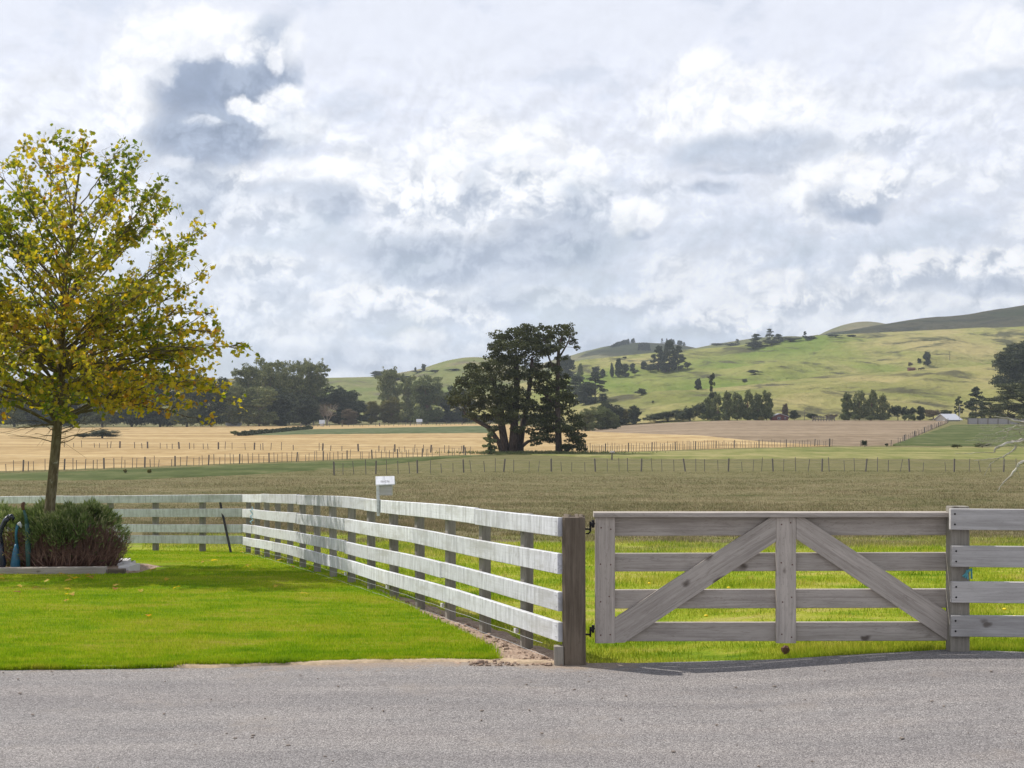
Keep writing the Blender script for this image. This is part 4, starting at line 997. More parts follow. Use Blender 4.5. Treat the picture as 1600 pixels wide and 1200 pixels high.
# ------------------------------------------------------------------ the autumn tree
def leafset(name, label_mat, P, size, parent, nrm=None, shape='lobed', rnd=None, flat=0.5):
    """many separate leaves as one mesh part; P (n,3) positions"""
    n = len(P)
    if shape == 'lobed':
        ang = np.array([-90, -62, -25, -5, 25, 52, 90, 128, 155, 185, 205, 242]); rad = np.array([.16, .50, .36, .62, .40, .74, .52 * 2, .74, .40, .62, .36, .50])
        rad[6] = 0.95
    else:
        ang = np.array([-90, 0, 90, 180]); rad = np.array([.5, .32, .5, .32])
        if shape == 'spray': rad = np.array([.5, .42, .55, .38])
    a = np.radians(ang); k = len(a)
    L = np.stack([np.cos(a) * rad, np.sin(a) * rad, 0 * a], -1)
    L[:, 2] = 0.35 * np.abs(L[:, 0]) - 0.12 * L[:, 1] ** 2
    rv = rng.normal(size=(n, 3)); rv /= np.linalg.norm(rv, axis=1)[:, None]
    N = rv if nrm is None else nrm * flat + rv * (1 - flat)
    N /= np.linalg.norm(N, axis=1)[:, None] + 1e-9
    t = rng.normal(size=(n, 3)); t -= N * (t * N).sum(1)[:, None]; t /= np.linalg.norm(t, axis=1)[:, None] + 1e-9
    bt = np.cross(N, t)
    s = np.broadcast_to(np.asarray(size, float), (n,))[:, None, None]
    V = P[:, None, :] + s * (L[None, :, 0:1] * t[:, None, :] + L[None, :, 1:2] * bt[:, None, :] + L[None, :, 2:3] * N[:, None, :])
    if rnd is None: rnd = rng.random(n)
    return nmesh(name, V.reshape(-1, 3), np.arange(n * k).reshape(n, k), label_mat, parent, attrs={'rnd': np.repeat(rnd, k)})
def build_plane_tree():
    random.seed(8)
    Y = 21.4; mp = lambda px, py: P3(px, py, Y)
    base = mp(72, 880); base[2] = float(T(base[0], base[1])) 
    root = thing('plane_tree', 'young plane tree with thin yellow and green autumn leaves', 'tree', base)
    tp = [(72, 892), (74, 840), (77, 790), (82, 740), (86, 690), (91, 640), (95, 590), (98, 530), (100, 470), (104, 415), (112, 350), (120, 285), (126, 236), (127, 214)]
    tr = [.105, .085, .078, .074, .072, .064, .058, .050, .043, .036, .026, .017, .010, .005]
    tpts = np.array([mp(*p) for p in tp]); tpts[:, 1] += np.interp(np.arange(14), [0, 4, 8, 13], [0, .05, -.05, .1])
    trunk = MB()
    fine = np.linspace(0, 13, 60); tc = np.stack([np.interp(fine, range(14), tpts[:, k]) for k in range(3)], -1)
    for k in range(3): tc[2:-2, k] = np.convolve(tc[:, k], np.ones(5) / 5, 'valid')
    trunk.tube(tc, np.interp(fine, range(14), tr), 9); trunk.build('trunk', M['bark'], root, True)
    px2z = lambda py: CZ - (py - HZ) / F * Y
    er = [(190, 22), (210, 45), (235, 100), (262, 160), (310, 195), (385, 230), (450, 258), (500, 264), (560, 276), (600, 262), (640, 248), (668, 205), (700, 120)]
    ez = np.array([px2z(a) for a, _ in er])[::-1]; ew = np.array([b for _, b in er])[::-1] / F * Y
    env = lambda z: float(np.interp(z, ez, ew))
    zt = lambda z: np.array([np.interp(z, tc[:, 2], tc[:, k]) for k in range(3)])
    br = MB(); LP = []; nl = 96
    for i in range(nl):
        # each limb is aimed at a point on the crown's outline and leaves the leader well below it
        f = (i + .5) / nl; ze = px2z(662 - 442 * f ** 1.12); az = i * 2.399 + random.uniform(-.3, .3)
        Rr = env(ze) * random.choice((0.62, 0.8, 0.92, 1.0, 1.05)); slope = 0.05 + 1.15 * f
        z0 = min(max(ze - slope * Rr, px2z(668 - 110 * random.random())), px2z(240)); o = zt(z0)
        L = Rr; rise = (ze - z0) / max(L, .05)
        if L < 0.12: continue
        d = np.array([math.cos(az), math.sin(az), 0]); side = np.array([-d[1], d[0], 0])
        n = 12; bend = random.uniform(-.14, .14); pts = []
        for k in range(n + 1):
            t = k / n; h = rise * L * (t ** (0.8 if f < .5 else 1.0)) + (0.30 * L * (t - t ** 3) * (1 - f))
            pts.append(o + d * L * t + side * bend * L * math.sin(t * 2.2) + np.array([0, 0, h]) + np.array([random.gauss(0, .012), random.gauss(0, .012), random.gauss(0, .012)]) * min(1, k))
        pts = np.array(pts); r0 = 0.006 + 0.0085 * L * (1 - .25 * f)
        br.tube(pts, np.linspace(r0, 0.003, n + 1), 5)
        ns = int(4 + L * 3.8)
        for j in range(ns):
            t = random.uniform(0.25, 1.0) ** .85; q = pts[min(n, int(t * n))]; di = pts[min(n, int(t * n) + 1)] - pts[max(0, int(t * n) - 1)]; di /= np.linalg.norm(di)
            l2 = (0.20 + 0.36 * L * (1.1 - t)) * random.uniform(0.6, 1.15)
            v = side * random.choice((-1, 1)) * random.uniform(.5, 1.0) + di * random.uniform(.5, 1.1) + np.array([0, 0, random.uniform(-.25, .75)]); v /= np.linalg.norm(v)
            m = 6; sp = [q]
            for k in range(m):
                v = v + np.array([random.gauss(0, .10), random.gauss(0, .10), random.gauss(0.02, .09)]); v /= np.linalg.norm(v); sp.append(sp[-1] + v * l2 / m)
            br.tube(sp, np.linspace(max(.0035, r0 * .38), 0.0018, m + 1), 4, False)
            bare = False
            for w in range(3 + int(l2 * 7)):
                ti = random.randint(1, m); q2 = sp[ti]
                v2 = v + np.array([random.gauss(0, .7), random.gauss(0, .7), random.gauss(.05, .5)]); v2 /= np.linalg.norm(v2); l3 = random.uniform(.08, .28)
                e2 = q2 + v2 * l3; e2m = q2 + v2 * l3 * .5 + np.array([0, 0, random.uniform(-.01, .02)])
                br.tube([q2, e2m, e2], [0.0022, 0.0016, 0.0012], 3, False)
                if bare and random.random() < .8: continue
                kk = random.choice((2, 3, 3, 4, 5))
                for a in range(kk):
                    s = random.random(); LP.append(q2 + v2 * l3 * (0.25 + .85 * s) + np.array([random.gauss(0, .045), random.gauss(0, .045), random.gauss(-.03, .04)]))
    # bare twig whorl low on the trunk
    for i in range(16):
        z0 = px2z(random.uniform(660, 700)); o = zt(z0); az = random.uniform(0, 6.28); L = random.uniform(.3, .9)
        v = np.array([math.cos(az), math.sin(az), random.uniform(-.1, .9)]); pts = [o]
        for k in range(6): v = v + np.array([random.gauss(0, .15), random.gauss(0, .15), random.gauss(-.03, .15)]); pts.append(pts[-1] + v / np.linalg.norm(v) * L / 6)
        br.tube(pts, np.linspace(.008, .002, 7), 4)
        for k in range(3):
            q = pts[random.randint(2, 6)]; v2 = v + np.array([random.gauss(0, .6), random.gauss(0, .6), random.gauss(0, .4)]); br.tube([q, q + v2 * .13, q + v2 * .22], [.003, .002, .0015], 3, False)
    br.build('branches', M['bark'], root)
    for i in range(70): LP.append(tc[-1 - random.randint(0, 7)] + np.array([random.gauss(0, .07), random.gauss(0, .07), random.gauss(.0, .06)]))
    LP = np.array(LP)
    print('plane leaves', len(LP))
    # colour drifts from branch to branch, greener towards the right
    c = 0.47 + 0.55 * fbm(LP[:, 0] * 1.1 + 3, LP[:, 2] * 1.1 + LP[:, 1] * .5, 3, 4) + rng.normal(0, .20, len(LP)) - 0.06 * (LP[:, 0] - base[0]) / 2.5
    sz = rng.uniform(0.038, 0.074, len(LP))
    leafset('foliage', M['plane'], LP, sz, root, np.tile([-.2, -.2, .75], (len(LP), 1)), 'lobed', np.clip(c, 0, 1), 0.42)
build_plane_tree()
def fallen_leaves():
    n = 70; X = rng.normal(-6.0, 1.8, n); Y = rng.normal(19.5, 2.2, n); ok = (X < lawn_right(Y) - .1) & (Y > EY(X) + .2) & ~((Y > 20.5) & (X < -5.4)); X, Y = X[ok], Y[ok]
    N = np.tile([0, 0, 1.0], (len(X), 1)); o = leafset('fallen_leaves', M['plane'], np.stack([X, Y, LZ(X, Y) + .03], -1), rng.uniform(.05, .09, len(X)), None, N, 'lobed', np.clip(rng.normal(.85, .12, len(X)), 0, 1), .8)
    tag(o, 'fallen yellow brown leaves scattered on the lawn', 'leaves', kind='stuff')
fallen_leaves()
# ------------------------------------------------------------------ garden bed under it
def build_bed():
    random.seed(3)
    gz = lambda x, y: float(T(x, y)) + 0.045
    xs = np.linspace(-11.5, -5.42, 60); ys = np.linspace(20.62, 22.6, 30); XX, YY = np.meshgrid(xs, ys)
    e = np.minimum.reduce([XX + 11.5, -5.42 - XX, YY - 20.62, 22.6 - YY])
    Z = T(XX, YY) + 0.03 + 0.07 * sstep(0.0, 0.35, e) + 0.02 * fbm(XX * 5, YY * 5, 4, 8)
    tag(nmesh('soil', np.stack([XX, YY, Z], -1).reshape(-1, 3), grid_quads(60, 30), M['soil'], smooth=True), 'dark earth of the raised garden bed under the tree', kind='structure')
    b = MB(); b.board((-11.5, 20.62, gz(-11, 20.6) + .045), (-5.88, 20.62, gz(-5.9, 20.6) + .045), 0.12, 0.10, (0, 0, 1), 0.01)
    tag(b.build('timber_edging', M['grey']), 'long grey timber sleeper edging the front of the garden bed', 'edging')
    b = MB(); b.board((-5.86, 20.66, gz(-5.8, 20.6) + .02), (-5.62, 20.66, gz(-5.8, 20.6) + .02), 0.10, 0.10, (0, 0, 1), 0.01)
    tag(b.build('timber_edging', M['post']), 'short dark timber offcut at the right corner of the garden bed', 'edging')
    for i, (px, py, Y, lab) in enumerate(((202, 890, 21.05, 'pale block nearest the front of the row beside the garden bed'), (198, 880, 21.75, 'middle pale block in the row beside the garden bed'), (193, 872, 22.5, 'rear pale block in the row beside the garden bed'))):
        b = MB(); g = P3(px, py, Y); b.box((g[0], g[1], gz(g[0], g[1]) + .045), (.17, .42, .13), .12 * (i - 1), .015)
        tag(b.build('edging_block', M['pstone']), lab, 'block', 'blocks edging the garden bed')
    # the bush: woody below, green on top
    root = thing('lavender_bush', 'wide woody bush, green on top and bare brown stems below, in the garden bed', 'bush', (-6.75, 21.7, gz(-6.75, 21.7)))
    def mound(name, lab, root, cx, cy, rx, ry, h, nst, nlf, z0):
        st = MB()
        for i in range(nst):
            a = random.uniform(0, 6.28); r = math.sqrt(random.random()); o = np.array([cx + rx * .62 * r * math.cos(a), cy + ry * .62 * r * math.sin(a), z0 - .05])
            q = np.array([cx + rx * .97 * r * math.cos(a + random.gauss(0, .2)), cy + ry * .97 * r * math.sin(a + random.gauss(0, .2)), z0 + h * (1 - r ** 6 * .45) * random.uniform(.5, .9)])
            mid = (o + q) / 2 + np.array([random.gauss(0, .06), random.gauss(0, .06), -.05]); st.tube([o, (o + mid) / 2, mid, (q + mid) / 2 + .02 * np.random.randn(3), q], [.009, .008, .006, .005, .003], 3, False)
            for k in range(3):
                p = mid + (q - mid) * random.random(); v = np.array([random.gauss(0, 1), random.gauss(0, 1), random.gauss(.3, .6)]); v /= np.linalg.norm(v)
                st.tube([p, p + v * .06, p + v * .13], [.003, .0025, .0015], 3, False)
        st.build('stems', M['twig'], root)
        n = nlf; a = rng.uniform(0, 2 * math.pi, n); r = np.sqrt(rng.random(n)); lump = 0.20 * fbm(np.cos(a) * r * 3.6 + cx, np.sin(a) * r * 3.6, 4, 9)
        X = cx + rx * r * np.cos(a) * (1 + lump); Yb = cy + ry * r * np.sin(a) * (1 + lump)
        dep = np.abs(rng.normal(0, .15, n)) + (rng.random(n) < .18) * rng.random(n) * .5
        top = z0 + h * (1 - .50 * r ** 7) + lump * .75
        Z = top - dep * h
        lim = z0 + h * (.76 + .6 * fbm(X * 3.1, Yb * 3.1, 3, 61)); kp = (Z > lim) | (rng.random(n) < .05)
        X, Yb, Z, a, r, dep, n = X[kp], Yb[kp], Z[kp], a[kp], r[kp], dep[kp], int(kp.sum())
        up = np.stack([np.cos(a) * r * .7, np.sin(a) * r * .7, 1 - .4 * r], -1); up += rng.normal(0, .35, (n, 3)); up /= np.linalg.norm(up, axis=1)[:, None]
        w = rng.uniform(.006, .012, n); l = rng.uniform(.06, .13, n); sd = np.cross(up, rng.normal(size=(n, 3))); sd /= np.linalg.norm(sd, axis=1)[:, None]
        P = np.stack([X, Yb, Z], -1); V = np.stack([P - sd * w[:, None] * .4, P + up * (l * .5)[:, None] + sd * w[:, None], P + up * l[:, None], P + up * (l * .5)[:, None] - sd * w[:, None]], 1)
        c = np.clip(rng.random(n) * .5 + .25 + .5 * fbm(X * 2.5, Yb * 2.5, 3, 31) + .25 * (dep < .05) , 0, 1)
        nmesh('foliage', V.reshape(-1, 3), np.arange(n * 4).reshape(n, 4), M['lav'], root, attrs={'rnd': np.repeat(c, 4)})
    mound('bush', '', root, -6.83, 21.75, 0.96, 0.85, 0.88, 2000, 30000, gz(-6.83, 21.6))
    root = thing('lavender_bush', 'lower grey green bush at the left edge of the garden bed', 'bush', (-8.1, 22.4, gz(-8.1, 22.4)))
    mound('bush', '', root, -8.1, 22.5, 0.8, 0.6, 0.85, 400, 12000, gz(-8.1, 22.4))
    root = thing('ivy_plant', 'small leafy light green plant between the garden ornaments and bush', 'plant', (*P3(22, 890, 21.2)[:2], gz(-7.4, 21.2)))
    n = 420; o = np.array([P3(20, 880, 21.2)[0], 21.25, gz(-7.4, 21.2)]); Q = o + np.stack([rng.normal(0, .13, n), rng.normal(0, .12, n), rng.uniform(.05, .62, n)], -1)
    leafset('foliage', M['oli'], Q, rng.uniform(.03, .07, n), root, None, 'oval'); b = MB()
    for i in range(24): b.tube([o, o + (Q[i] - o) * .6 + np.array([0, 0, .05]), Q[i]], [.005, .004, .002], 3, False)
    b.build('stems', M['twig'], root)
    # painted metal garden birds
    def bird(label, body, neck, head, mats):
        g = P3(*body[0][:2], 21.0); root = thing('garden_ornament', label, 'ornament', (g[0], 21.0, gz(g[0], 21.0)))
        b = MB(); b.tube([P3(x, y, 21.0) for x, y, r in body], [r * 1.25 / F * 21 for x, y, r in body], 10); b.build('body', mats[0], root, True)
        b = MB(); b.tube([P3(x, y, 21.0) for x, y, r in neck], [r * 1.25 / F * 21 for x, y, r in neck], 8); b.build('neck', mats[1], root, True)
        b = MB(); b.tube([P3(x, y, 21.0) for x, y, r in head], [r * 1.3 / F * 21 for x, y, r in head], 8); b.build('head', mats[2], root, True)
    bird('teal glazed garden bird with a slim curved neck and cone body', [(24, 894, 2.5), (24, 884, 6), (24.5, 872, 5), (25, 860, 3.6), (26, 850, 2.2)], [(26, 850, 2.2), (25, 836, 1.6), (26, 826, 1.8), (28, 820, 2.0)], [(28, 820, 2.0), (30.5, 818, 2.6), (32.5, 821, 1.8), (33, 825, .7)], (M['teal'], M['teal'], M['roofw']))  # head is pale all over: its highlight is put into the colour
    bird('tall navy garden bird with an arched neck at the left edge', [(3, 896, 3), (3, 880, 5.5), (1, 862, 4.5), (2, 848, 3)], [(2, 848, 3), (0, 836, 2.5), (3, 824, 3), (8, 814, 3.4), (14, 808, 3.4)], [(14, 808, 3.4), (18, 807, 3.3), (20.5, 810, 2.6), (20.5, 816, 1.0)], (M['navy'], M['navy'], M['navy']))
    bird('thin verdigris garden bird neck with a rusty head above the bush', [(44, 892, 2), (44, 860, 3.4), (43.5, 835, 3.2), (42, 818, 2.6)], [(42, 818, 2.6), (40, 806, 1.9), (37, 797, 1.5)], [(37, 797, 1.5), (35.5, 791, 2.3), (36, 787, 2.2), (38.5, 785, 1.2)], (M['teal2'], M['teal2'], M['rust']))
build_bed()
# ------------------------------------------------------------------ crowns built from clumps
def clump_leaves(C, Rr, leaf, dens=1.0, shell=0.62, flat=0.55, tone=0.25):
    """leaf positions, outward normals and tones for ellipsoid clumps C (n,3), Rr (n,3)"""
    P = []; N = []; Tn = []
    C2 = []; R2 = []
    for c, r in zip(C, Rr):            # break each clump into smaller sprays so the outline is ragged
        C2.append(c); R2.append(np.asarray(r) * .6)
        for i in range(11):
            d = rng.normal(size=3); d[2] = abs(d[2]) * .9 - .25; d /= np.linalg.norm(d); C2.append(c + d * r * rng.uniform(.55, 1.0)); R2.append(np.asarray(r) * rng.uniform(.22, .46) * np.array([1.12, 1.12, .72]))
    for c, r in zip(C2, R2):
        area = 4 * math.pi * ((r[0] * r[1]) ** 1.6 + (r[0] * r[2]) ** 1.6 + (r[1] * r[2]) ** 1.6) ** (1 / 1.6) / 3 ** (1 / 1.6)
        n = max(8, int(area / (leaf * leaf) * dens))
        d = rng.normal(size=(n, 3)); d /= np.linalg.norm(d, axis=1)[:, None]
        k = 1 + 0.34 * fbm(d[:, 0] * 2.3 + c[0], d[:, 1] * 2.3 + d[:, 2] * 2.9 + c[2], 3, 5)
        rad = (shell + (1 - shell) * rng.random(n)) * k * (1 + .16 * rng.exponential(1, n) * (rng.random(n) < .35))
        P.append(c + d * r * rad[:, None]); N.append(d); Tn.append(np.clip(rng.random(n) * .55 + .22 + rng.normal(0, tone * .5), 0, 1))
    return np.concatenate(P), np.concatenate(N), np.concatenate(Tn)
def limb(b, A, B, r0, r1, sag=0.15, n=7, k=6):
    A = np.asarray(A, float); B = np.asarray(B, float); L = np.linalg.norm(B - A)
    m = A + (B - A) * 0.45 + np.array([random.gauss(0, .05), random.gauss(0, .05), sag]) * L
    t = np.linspace(0, 1, n)[:, None]; p = (1 - t) ** 2 * A + 2 * t * (1 - t) * m + t * t * B
    p[1:-1] += np.random.normal(0, .012, (n - 2, 3)) * L
    b.tube(p, np.linspace(r0, r1, n), k, False); return p
def clump_tree(name, label, Y, base, clumps, stems, leaf, mat, bark, cat='tree', dens=1.0, depth=0.9, group=None, extra=None, limbr=0.028):
    """a tree with its trunk(s) and clumps read off the photograph in pixels and given real depth at distance Y"""
    m = Y / F; g = P3(*base, Y); g[2] = float(T(g[0], Y)); root = thing(name, label, cat, g, group)
    bk = MB(); tips = []
    for st in stems:
        p = np.array([P3(x, y, Y) for x, y, r, *d in st]); p[:, 1] += np.array([(q[3] if len(q) > 3 else 0) * m for q in st])
        bk.tube(p, [q[2] * m * .8 for q in st], 8); tips.append(p)
    allp = np.concatenate(tips)
    C = []; Rr = []
    for cx, cy, rx, ry, *d in clumps:
        dy = d[0] if d else random.uniform(-1, 1) * depth
        wid = max(abs(cx - base[0]), 30)
        c = P3(cx, cy, Y); c[1] += dy * 34 * m; C.append(c); Rr.append((rx * 1.22 * m, (rx * 1.1 + 2) * m, ry * 1.25 * m))
        low = allp[allp[:, 2] < c[2] + 0.3]
        low = low if len(low) else allp
        j = np.argmin(np.linalg.norm(low - c, axis=1) + 0.4 * np.abs(low[:, 2] - c[2] + 2 * m * ry))
        limb(bk, low[j], c, limbr * 30 * m * .45, 0.02, .12)
    bk.build('trunk', bark, root, True)
    P, N, Tn = clump_leaves(np.array(C), np.array(Rr), leaf, dens)
    leafset('crown', mat, P, rng.uniform(.7, 1.5, len(P)) * leaf, root, N, 'spray', Tn, 0.45)
    return root
random.seed(14); np.random.seed(14)
clump_tree('macrocarpa_tree', 'big old dark tree with many twisted stems in the field', 167, (795, 709),
  [(712, 622, 12, 11), (724, 606, 13, 11), (738, 590, 15, 12), (728, 628, 14, 11), (745, 614, 16, 14), (760, 596, 16, 14), (742, 640, 14, 11), (760, 632, 15, 12), (752, 578, 13, 10), (770, 574, 13, 10), (756, 655, 12, 9), (772, 650, 12, 10),
   (780, 560, 17, 13), (796, 544, 17, 13), (778, 541, 11, 10), (783, 527, 14, 10), (800, 522, 16, 9), (818, 519, 15, 8), (773, 549, 9, 8), (815, 535, 18, 12), (833, 527, 15, 10), (830, 545, 17, 12), (848, 536, 15, 11), (847, 553, 13, 10), (862, 545, 12, 10),
   (800, 566, 18, 14), (820, 562, 17, 13), (785, 585, 18, 15), (806, 590, 18, 15), (792, 612, 18, 14), (826, 585, 13, 12), (778, 622, 16, 13), (812, 616, 15, 13), (828, 640, 14, 11), (822, 660, 12, 9), (800, 636, 14, 12), (842, 574, 11, 9),
   (775, 640, 16, 11, -.8), (800, 650, 15, 10, -.8), (822, 632, 14, 12, -.6), (790, 626, 16, 12, -.8), (835, 655, 13, 10, -.3), (812, 672, 11, 7, -.7), (845, 612, 10, 9), (848, 590, 12, 9), (838, 602, 10, 8), (784, 660, 11, 8, -.8), (708, 632, 8, 7), (735, 575, 10, 7), (718, 594, 8, 7), (770, 672, 9, 6), (735, 652, 10, 7)],
  [[(790, 711, 9), (788, 690, 8), (784, 665, 7), (780, 640, 6), (776, 615, 5), (770, 590, 4)], [(800, 711, 10), (802, 690, 8.5), (804, 660, 7.5), (806, 625, 6.5), (808, 590, 5.5), (806, 560, 4)],
   [(812, 711, 8, 8), (813, 690, 7, 8), (816, 670, 6, 8), (822, 640, 5, 8), (828, 600, 4, 6), (832, 560, 3, 5)], [(794, 711, 7), (782, 695, 5), (764, 668, 4.5), (745, 658, 3.5), (725, 645, 2)], [(804, 711, 7, -8), (806, 680, 6, -8), (798, 650, 5, -9), (790, 620, 4, -9)],
   [(783, 705, 4), (778, 690, 3.5), (774, 682, 2.2), (770, 678, 1.2)], [(812, 700, 4), (825, 690, 3), (838, 686, 2), (848, 685, 1)], [(786, 660, 3, -14), (786, 640, 2.6, -16), (798, 632, 2, -16), (806, 638, 1.2, -16)]],
  0.21, M['mac'], M['mbark'], dens=.8)
clump_tree('macrocarpa_tree', 'tall slender dark tree with drooping boughs beside the twisted old one', 166, (873, 709),
  [(868, 522, 13, 8), (882, 514, 12, 8), (893, 522, 9, 8), (857, 530, 11, 8), (878, 533, 9, 7), (895, 534, 7, 6), (865, 548, 10, 8), (900, 545, 4, 5), (850, 515, 9, 6),
   (876, 560, 8, 6), (862, 572, 9, 6), (850, 590, 10, 7), (866, 600, 12, 7), (884, 604, 11, 8), (856, 612, 12, 8), (875, 622, 13, 9), (890, 628, 11, 9), (860, 636, 14, 10), (880, 645, 15, 11), (895, 655, 12, 9), (855, 655, 14, 10),
   (840, 664, 13, 9), (866, 668, 15, 10), (888, 672, 15, 10), (902, 668, 10, 9), (845, 682, 14, 7), (835, 692, 10, 5), (862, 688, 12, 7), (896, 688, 15, 8), (908, 695, 9, 7), (905, 681, 10, 6), (888, 700, 14, 6), (910, 703, 8, 4), (830, 676, 9, 6), (858, 628, 12, 9), (864, 654, 13, 10), (850, 645, 12, 9), (884, 620, 11, 8), (856, 676, 12, 8), (868, 580, 9, 8), (880, 590, 9, 7)],
  [[(874, 711, 8), (873, 695, 6.5), (872, 665, 5.8), (871, 630, 5), (871, 600, 4.2), (872, 570, 3.6), (873, 545, 3), (878, 525, 1.6)], [(880, 709, 5), (890, 700, 3.5), (900, 695, 2)], [(871, 640, 3), (850, 615, 2.2), (835, 600, 1.4), (825, 590, .8)], [(871, 610, 2.5), (850, 590, 2), (838, 576, 1), (830, 570, .6)], [(872, 670, 3), (855, 668, 2.4), (838, 672, 1.4)], [(872, 590, 2), (858, 560, 1.6), (850, 530, 1)], [(873, 560, 2), (886, 538, 1.4), (892, 524, .8)], [(871, 655, 2.4), (845, 640, 1.6), (828, 625, .8)], [(871, 625, 2.2), (842, 612, 1.4), (824, 606, .8)]],
  0.20, M['mac'], M['mbark'], dens=.8)
clump_tree('sapling', 'slim young green sapling standing left of the big dark trees', 160, (765, 712),
  [(766, 680, 4, 4, 0), (763, 687, 5, 4, .1), (769, 690, 5, 4, -.1), (762, 697, 6, 4, 0), (770, 700, 6, 4, .1), (766, 706, 6, 4, -.1)], [[(765, 714, 1.2), (766, 695, .9), (766, 676, .4)]], 0.24, M['wil'], M['twig'], dens=1.1, limbr=.006)
b_root = thing('grass_clump', 'rank grass and broken stubs round the foot of the big dark trees', 'grass', G(840, 709))
n = 1800; X = rng.normal(2.5, 4.5, n); Yb = rng.normal(165.5, 1.6, n); hh = rng.uniform(.1, .42, n)
bl = MB(); V = np.zeros((n, 3, 3)); V[:, 0] = np.stack([X - .06, Yb, T(X, Yb) - .05], -1); V[:, 1] = np.stack([X + .06, Yb, T(X, Yb) - .05], -1); V[:, 2] = np.stack([X + rng.normal(0, .2, n), Yb, T(X, Yb) + hh], -1)
nmesh('blades', V.reshape(-1, 3), np.arange(n * 3).reshape(-1, 3), M['wil'], b_root, attrs={'rnd': np.repeat(rng.random(n), 3)})
# ------------------------------------------------------------------ trees of the far belts: one prototype per kind, copied and scaled
def proto_clumps(kind, r):
    C = []
    def add(x, y, z, rx, rz): C.append((x, y, z, rx, rx, rz))
    if kind == 'gum':          # eucalyptus: domed clumps on several stems
        for i in range(46):
            z = r.uniform(.26, .93); w = .46 * math.sin(min(1, (z - .12) / .45) * 1.57) * (1 if z < .62 else math.sqrt(max(0, 1 - ((z - .62) / .40) ** 2)))
            a = r.uniform(0, 6.28); q = w * math.sqrt(r.uniform(.15, 1)); add(q * math.cos(a), q * math.sin(a), z, r.uniform(.07, .14), r.uniform(.05, .09))
        for i in range(16): a = r.uniform(0, 6.28); q = r.uniform(0, .34); add(q * math.cos(a), q * math.sin(a), r.uniform(.5, .88 - q * .5), r.uniform(.08, .13), r.uniform(.06, .09))
        for i in range(10): a = r.uniform(0, 6.28); add(.36 * math.cos(a), .36 * math.sin(a), r.uniform(.06, .3), r.uniform(.09, .14), r.uniform(.06, .10))
    elif kind == 'round':
        for i in range(46):
            d = np.array([r.gauss(0, 1), r.gauss(0, 1), r.gauss(0, 1)]); d /= np.linalg.norm(d); k = r.uniform(.35, 1)
            add(d[0] * .36 * k, d[1] * .36 * k, .55 + d[2] * .35 * k, r.uniform(.10, .17), r.uniform(.07, .12))
        for i in range(6): a = r.uniform(0, 6.28); add(.30 * math.cos(a), .30 * math.sin(a), r.uniform(.12, .25), .13, .09)
    elif kind == 'poplar':
        for i in range(30):
            z = r.uniform(.12, .90); w = .40 * (1 - max(0, (z - .35) / .68) ** 1.5); a = r.uniform(0, 6.28); q = w * math.sqrt(r.random()); add(q * math.cos(a), q * math.sin(a), z, r.uniform(.07, .13), r.uniform(.10, .19))
    elif kind == 'pine':
        for i in range(30):
            z = r.uniform(.18, .97); w = .46 * (1 - (z - .1) / 1.0) ** .8 + .04; a = r.uniform(0, 6.28); q = w * math.sqrt(r.uniform(.2, 1)); add(q * math.cos(a), q * math.sin(a), z, r.uniform(.07, .14), r.uniform(.025, .055))
    elif kind == 'stand':      # old flat topped pine with bare stem below
        for i in range(34):
            z = r.uniform(.35, .95); w = .42 * (.5 + .5 * math.sin(z * 4.2)); a = r.uniform(0, 6.28); q = w * math.sqrt(r.uniform(.1, 1)); add(q * math.cos(a), q * math.sin(a), z, r.uniform(.09, .16), r.uniform(.035, .07))
        for i in range(8): a = r.uniform(0, 6.28); add(.3 * math.cos(a), .3 * math.sin(a), r.uniform(.08, .3), .13, .09)
    elif kind == 'hedge':      # low wedge of wind trimmed macrocarpa
        for i in range(34):
            x = r.uniform(-.42, .42); z = (.35 + .5 * (x + .42) / .84) * r.uniform(.3, .98); add(x, r.uniform(-.3, .3), z, r.uniform(.09, .14), r.uniform(.12, .2))
    elif kind == 'bush':
        for i in range(12): a = r.uniform(0, 6.28); q = .34 * math.sqrt(r.random()); add(q * math.cos(a), q * math.sin(a), r.uniform(.25, .75), r.uniform(.14, .22), r.uniform(.16, .26))
    elif kind == 'spread':     # wide dark drooping macrocarpa
        for i in range(46):
            z = r.uniform(.10, .93); w = .5 * math.sqrt(max(.02, 1 - ((z - .25) / .75) ** 2)); a = r.uniform(0, 6.28); q = w * math.sqrt(r.uniform(.1, 1)); add(q * math.cos(a), q * math.sin(a), z, r.uniform(.08, .15), r.uniform(.03, .07))
    if kind in ('gum', 'round', 'poplar'):      # skirts of low growth
        for i in range(13): a = r.uniform(0, 6.28); q = r.uniform(.05, .33); add(q * math.cos(a), q * math.sin(a), r.uniform(.06, .24), r.uniform(.12, .19), r.uniform(.07, .12))
    C = np.array(C); return C[:, :3], C[:, 3:]
PROTO = {}
